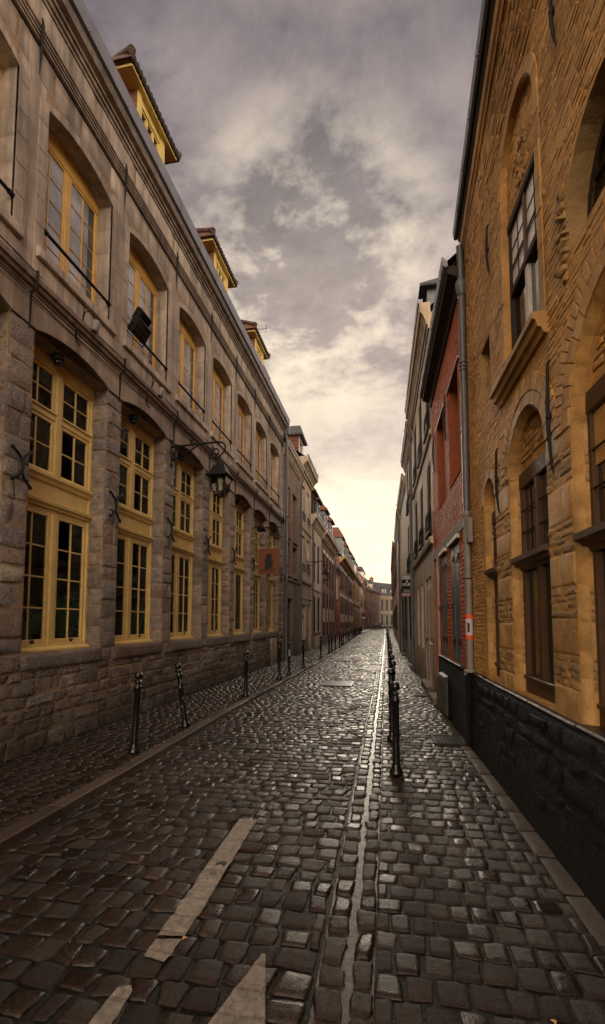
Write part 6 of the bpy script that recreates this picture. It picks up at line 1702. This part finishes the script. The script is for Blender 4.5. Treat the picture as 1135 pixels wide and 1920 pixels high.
def grates():
    def grate(label, x0, x1, y0, y1, z, hatch):
        t = thing('drain_grate', label, 'drain grate', ((x0 + x1) / 2, (y0 + y1) / 2, z))
        m = MB(); f = Ground(); f.o = np.array((0, 0, z))
        for q in ((x0, x1, y0, y0 + .03), (x0, x1, y1 - .03, y1), (x0, x0 + .03, y0 + .03, y1 - .03), (x1 - .03, x1, y0 + .03, y1 - .03)): m.box(f, *q, -.02, .022, bev=.003)
        m.build('rim', 'grate', t)
        m = MB()
        if hatch:
            n = 9
            for k in range(1, n): u = x0 + (x1 - x0) * k / n; m.box(f, u - .008, u + .008, y0 + .03, y1 - .03, -.02, .016)
            for k in range(1, 9): v = y0 + (y1 - y0) * k / 9; m.box(f, x0 + .03, x1 - .03, v - .008, v + .008, -.02, .0145)
        else:
            n = 14
            for k in range(1, n):
                u = x0 + (x1 - x0) * k / n; P = [(u - .012, y0 + .03), (u + .012, y0 + .03), (u + .03, y1 - .03), (u + .006, y1 - .03)]; m.plate(f, P, -.02, .017)
        m.build('bars', 'grate', t)
        m = MB(); m.box(f, x0 + .02, x1 - .02, y0 + .02, y1 - .02, -.02, .0112 if z > .003 else .004); m.build('pit', 'black', t)
    grate('cast iron drain grate with slanting bars in the middle of the cobbled road', -1.66, -.92, 11.15, 12.1, .014, False)
    grate('square hatched drain grate in the right pavement below the corner downpipe', .55, .97, 6.16, 6.62, .012, True)
    grate('small dark drain cover further along the right pavement', .52, .86, 10.0, 10.35, .012, True)
    grate('small dark grate near the kerb further along the road', -2.2, -1.6, 18.2, 18.8, .014, False)
grates()

def road_sign():
    x, y = -3.62, 66.
    t = thing('road_sign', 'small round no-parking sign on a thin pole far down the left pavement', 'road sign', (x, y, 0))
    m = MB(); m.tube([(x, y, 0), (x, y, 3.0)], .04, 8); m.build('pole', 'zinc', t)
    f = Fr((x, y - .05, 2.65), (1, 0, 0), (0, -1, 0))
    m = MB(); m.lathe((x, y - .05, 2.65), [(0, 0), (.34, 0), (.34, .03), (0, .03)], 24, 0, (0, -1, 0)); d = m.build('disc', 'sign_red', t)
    m = MB(); m.lathe((x, y - .082, 2.65), [(0, 0), (.25, 0), (.25, .004), (0, .004)], 24, 0, (0, -1, 0)); m.build('face', 'sign_blue', d)
    m = MB(); m.box(f, -.3, .3, -.62, -.46, -.0, .02); m.build('plate', 'sign_grey', t)
road_sign()

def bicycle(x, y, rz, label):
    t = thing('bicycle', label, 'bicycle', (x, y, .05), 'bicycles leaning on the far left pavement')
    cz, sz = math.cos(rz), math.sin(rz); P = lambda a, z, b=0: (x + a * cz - b * sz, y + a * sz + b * cz, .05 + z)
    for a in (-.5, .5):
        m = MB(); m.tube([P(a + .33 * math.cos(q), .34 + .33 * math.sin(q)) for q in np.linspace(0, 2 * math.pi, 21)], .018, 6, cap=False)
        for q in np.linspace(0, math.pi, 6)[:-1]: m.tube([P(a + .32 * math.cos(q), .34 + .32 * math.sin(q)), P(a - .32 * math.cos(q), .34 - .32 * math.sin(q))], .003, 4)
        m.build('wheel', 'rubber', t)
    m = MB()
    for a, b in (((-.5, .34), (-.15, .85)), ((-.5, .34), (-.05, .32)), ((-.05, .32), (-.17, .9)), ((-.05, .32), (.36, .78)), ((-.15, .82), (.35, .84)), ((.5, .34), (.33, .98))): m.tube([P(*a), P(*b)], .016, 6)
    m.build('frame', 'black', t)
    m = MB(); m.tube([P(.33, .98), P(.3, 1.03, .24)], .012, 6); m.tube([P(.33, .98), P(.3, 1.03, -.24)], .012, 6); m.build('handlebar', 'iron', t)
    m = MB(); m.lathe(P(-.19, .92), [(0, -.02), (.1, -.01), (.09, .03), (0, .04)], 10); m.build('saddle', 'black', t)
bicycle(-3.95, 52., 1.4, 'dark bicycle parked by the wall before the deep red house, nearer one')
bicycle(-4.1, 58., 1.7, 'dark bicycle parked by the wall before the deep red house, farther one')

def car(x, y, rz, label):
    t = thing('parked_car', label, 'car', (x, y, 0)); t.rotation_euler = (0, 0, rz); LOC[t.name] = np.zeros(3)
    fr = Fr((0, 0, 0), (0, 1, 0), (1, 0, 0)); hw = .86
    prof = [(-2.05, .32), (-2.1, .62), (-2.0, .86), (-1.85, .93), (-1.35, 1.38), (-.2, 1.46), (.55, 1.36), (1.15, .96), (1.85, .82), (2.08, .62), (2.08, .32)]
    m = MB(); k = len(prof); secs = []
    for xx, sc in ((-hw, .97), (-hw + .08, 1.), (hw - .08, 1.), (hw, .97)): secs += [(xx * (.86 if z > 1.0 else 1), y_ * sc, .3 + (z - .3) * sc) for y_, z in prof]
    F = [(i * k + j, i * k + (j + 1) % k, (i + 1) * k + (j + 1) % k, (i + 1) * k + j) for i in range(3) for j in range(k)] + [tuple(range(k))[::-1], tuple(range(3 * k, 4 * k))]
    m.add(secs, F, 0, .5); body = m.build('body', 'car', t)
    m = MB()
    for a, b, z0, z1 in ((-1.80, -1.40, .98, 1.34), (.62, 1.08, 1.32, 1.0)): m.add([(-.68, a, z0), (.68, a, z0), (.62, b, z1), (-.62, b, z1)], [(0, 1, 2, 3)], 0, .5)
    for s in (-1, 1): m.add([(s * .765, -1.45, .98), (s * .765, 1.0, .98), (s * .755, .55, 1.3), (s * .755, -1.2, 1.36)], [(0, 1, 2, 3)], 0, .5)
    m.V[0][:, 1] -= .03; m.V[1][:, 1] += .05
    m.build('window_glass', 'car_glass', t)
    for yy in (-1.3, 1.35):
        for s in (-1, 1):
            m = MB(); m.lathe((s * .74, yy, .31), [(0, -.09), (.2, -.09), (.31, -.07), (.31, .07), (.2, .09), (0, .09)], 18, 0, (1, 0, 0)); w = m.build('wheel', 'rubber', t)
            m = MB(); m.lathe((s * .835, yy, .31), [(0, 0), (.19, 0), (.19, .005), (0, .01)], 14, 0, (s, 0, 0)); m.build('rim', 'silver', w)
    for s in (-1, 1):
        m = MB(); m.box(fr, -2.12, -2.03, .66, .82, s * .7 - .1, s * .7 + .1, bev=.02); m.build('tail_light', 'red_light', t)
        m = MB(); m.box(fr, 2.0, 2.1, .58, .70, s * .62 - .12, s * .62 + .12, bev=.02); m.build('headlight', 'sign_grey', t)
car(-2.9, 112., R(2), 'dark parked car on the left at the far bend')

def antenna(x, y, z, label, h=1.1, n=6):
    t = thing('tv_antenna', label, 'antenna', (x, y, z), 'television antennas on the roofs')
    m = MB(); m.tube([(x, y, z), (x, y, z + h)], .016, 6); m.build('mast', 'iron', t)
    m = MB(); m.tube([(x - .35, y, z + h - .05), (x + .45, y, z + h - .05)], .010, 6)
    for k in range(n): xx = x - .3 + k * .7 / n; m.tube([(xx, y - .12 - .03 * k, z + h - .05), (xx, y + .12 + .03 * k, z + h - .05)], .006, 5)
    m.tube([(x + .40, y, z + h - .2), (x + .40, y, z + h + .1)], .010, 5)
    m.build('dipoles', 'iron', t)
antenna(-4.95, 16.2, 11.0, 'thin tv antenna behind the third yellow dormer', 1.9)
antenna(-5.6, 31.5, 9.6, 'small tv antenna above the roof of the brown brick house with pale panels', 1.6)

# moss and grass along the foot of the right-hand wall
m = MB()
for k in range(900):
    y = random.uniform(6.3, 9.2); x = rightx(y) - random.uniform(0.05, .12) * random.random() - .06; h = random.uniform(.01, .035); a = random.uniform(0, 6.28)
    m.add([(x, y, .01), (x + .012 * math.cos(a), y + .012 * math.sin(a), .01), (x + random.gauss(0, .012), y + random.gauss(0, .012), h)], [(0, 1, 2)], 0, rng.random())
o = m.build('grass', 'moss', None, 'stuff'); tag(o, 'mossy weeds at the foot of the red house wall', 'weeds')
# a few wet fallen leaves on the stones
lf = [(-1.02, 2.22, 'tiny orange leaf lying by the white road line'), (.62, 2.02, 'small orange leaf on the right pavement, nearest the camera'), (-1.75, 3.45, 'pale orange stone chip lying on the cobbles far left')]
for x, y, lab in lf:
    m = MB(); a = random.uniform(0, 3); s = .010
    m.add([(x + s * math.cos(a + q) * (1.6 if i % 2 == 0 else .7), y + s * math.sin(a + q) * (1.6 if i % 2 == 0 else .7), .034 + .004 * (i % 2)) for i, q in enumerate(np.linspace(0, 6.28, 7)[:-1])], [(0, 1, 2, 3, 4, 5)], 0, .5)
    tag(m.build('fallen_leaf', 'orange_yellow'), lab, 'leaf', 'scraps fallen on the stones')

SC.render.engine = 'CYCLES'
SC.cycles.use_denoising = True
SC.cycles.max_bounces = 6; SC.cycles.transparent_max_bounces = 12
SC.cycles.caustics_reflective = False; SC.cycles.caustics_refractive = False
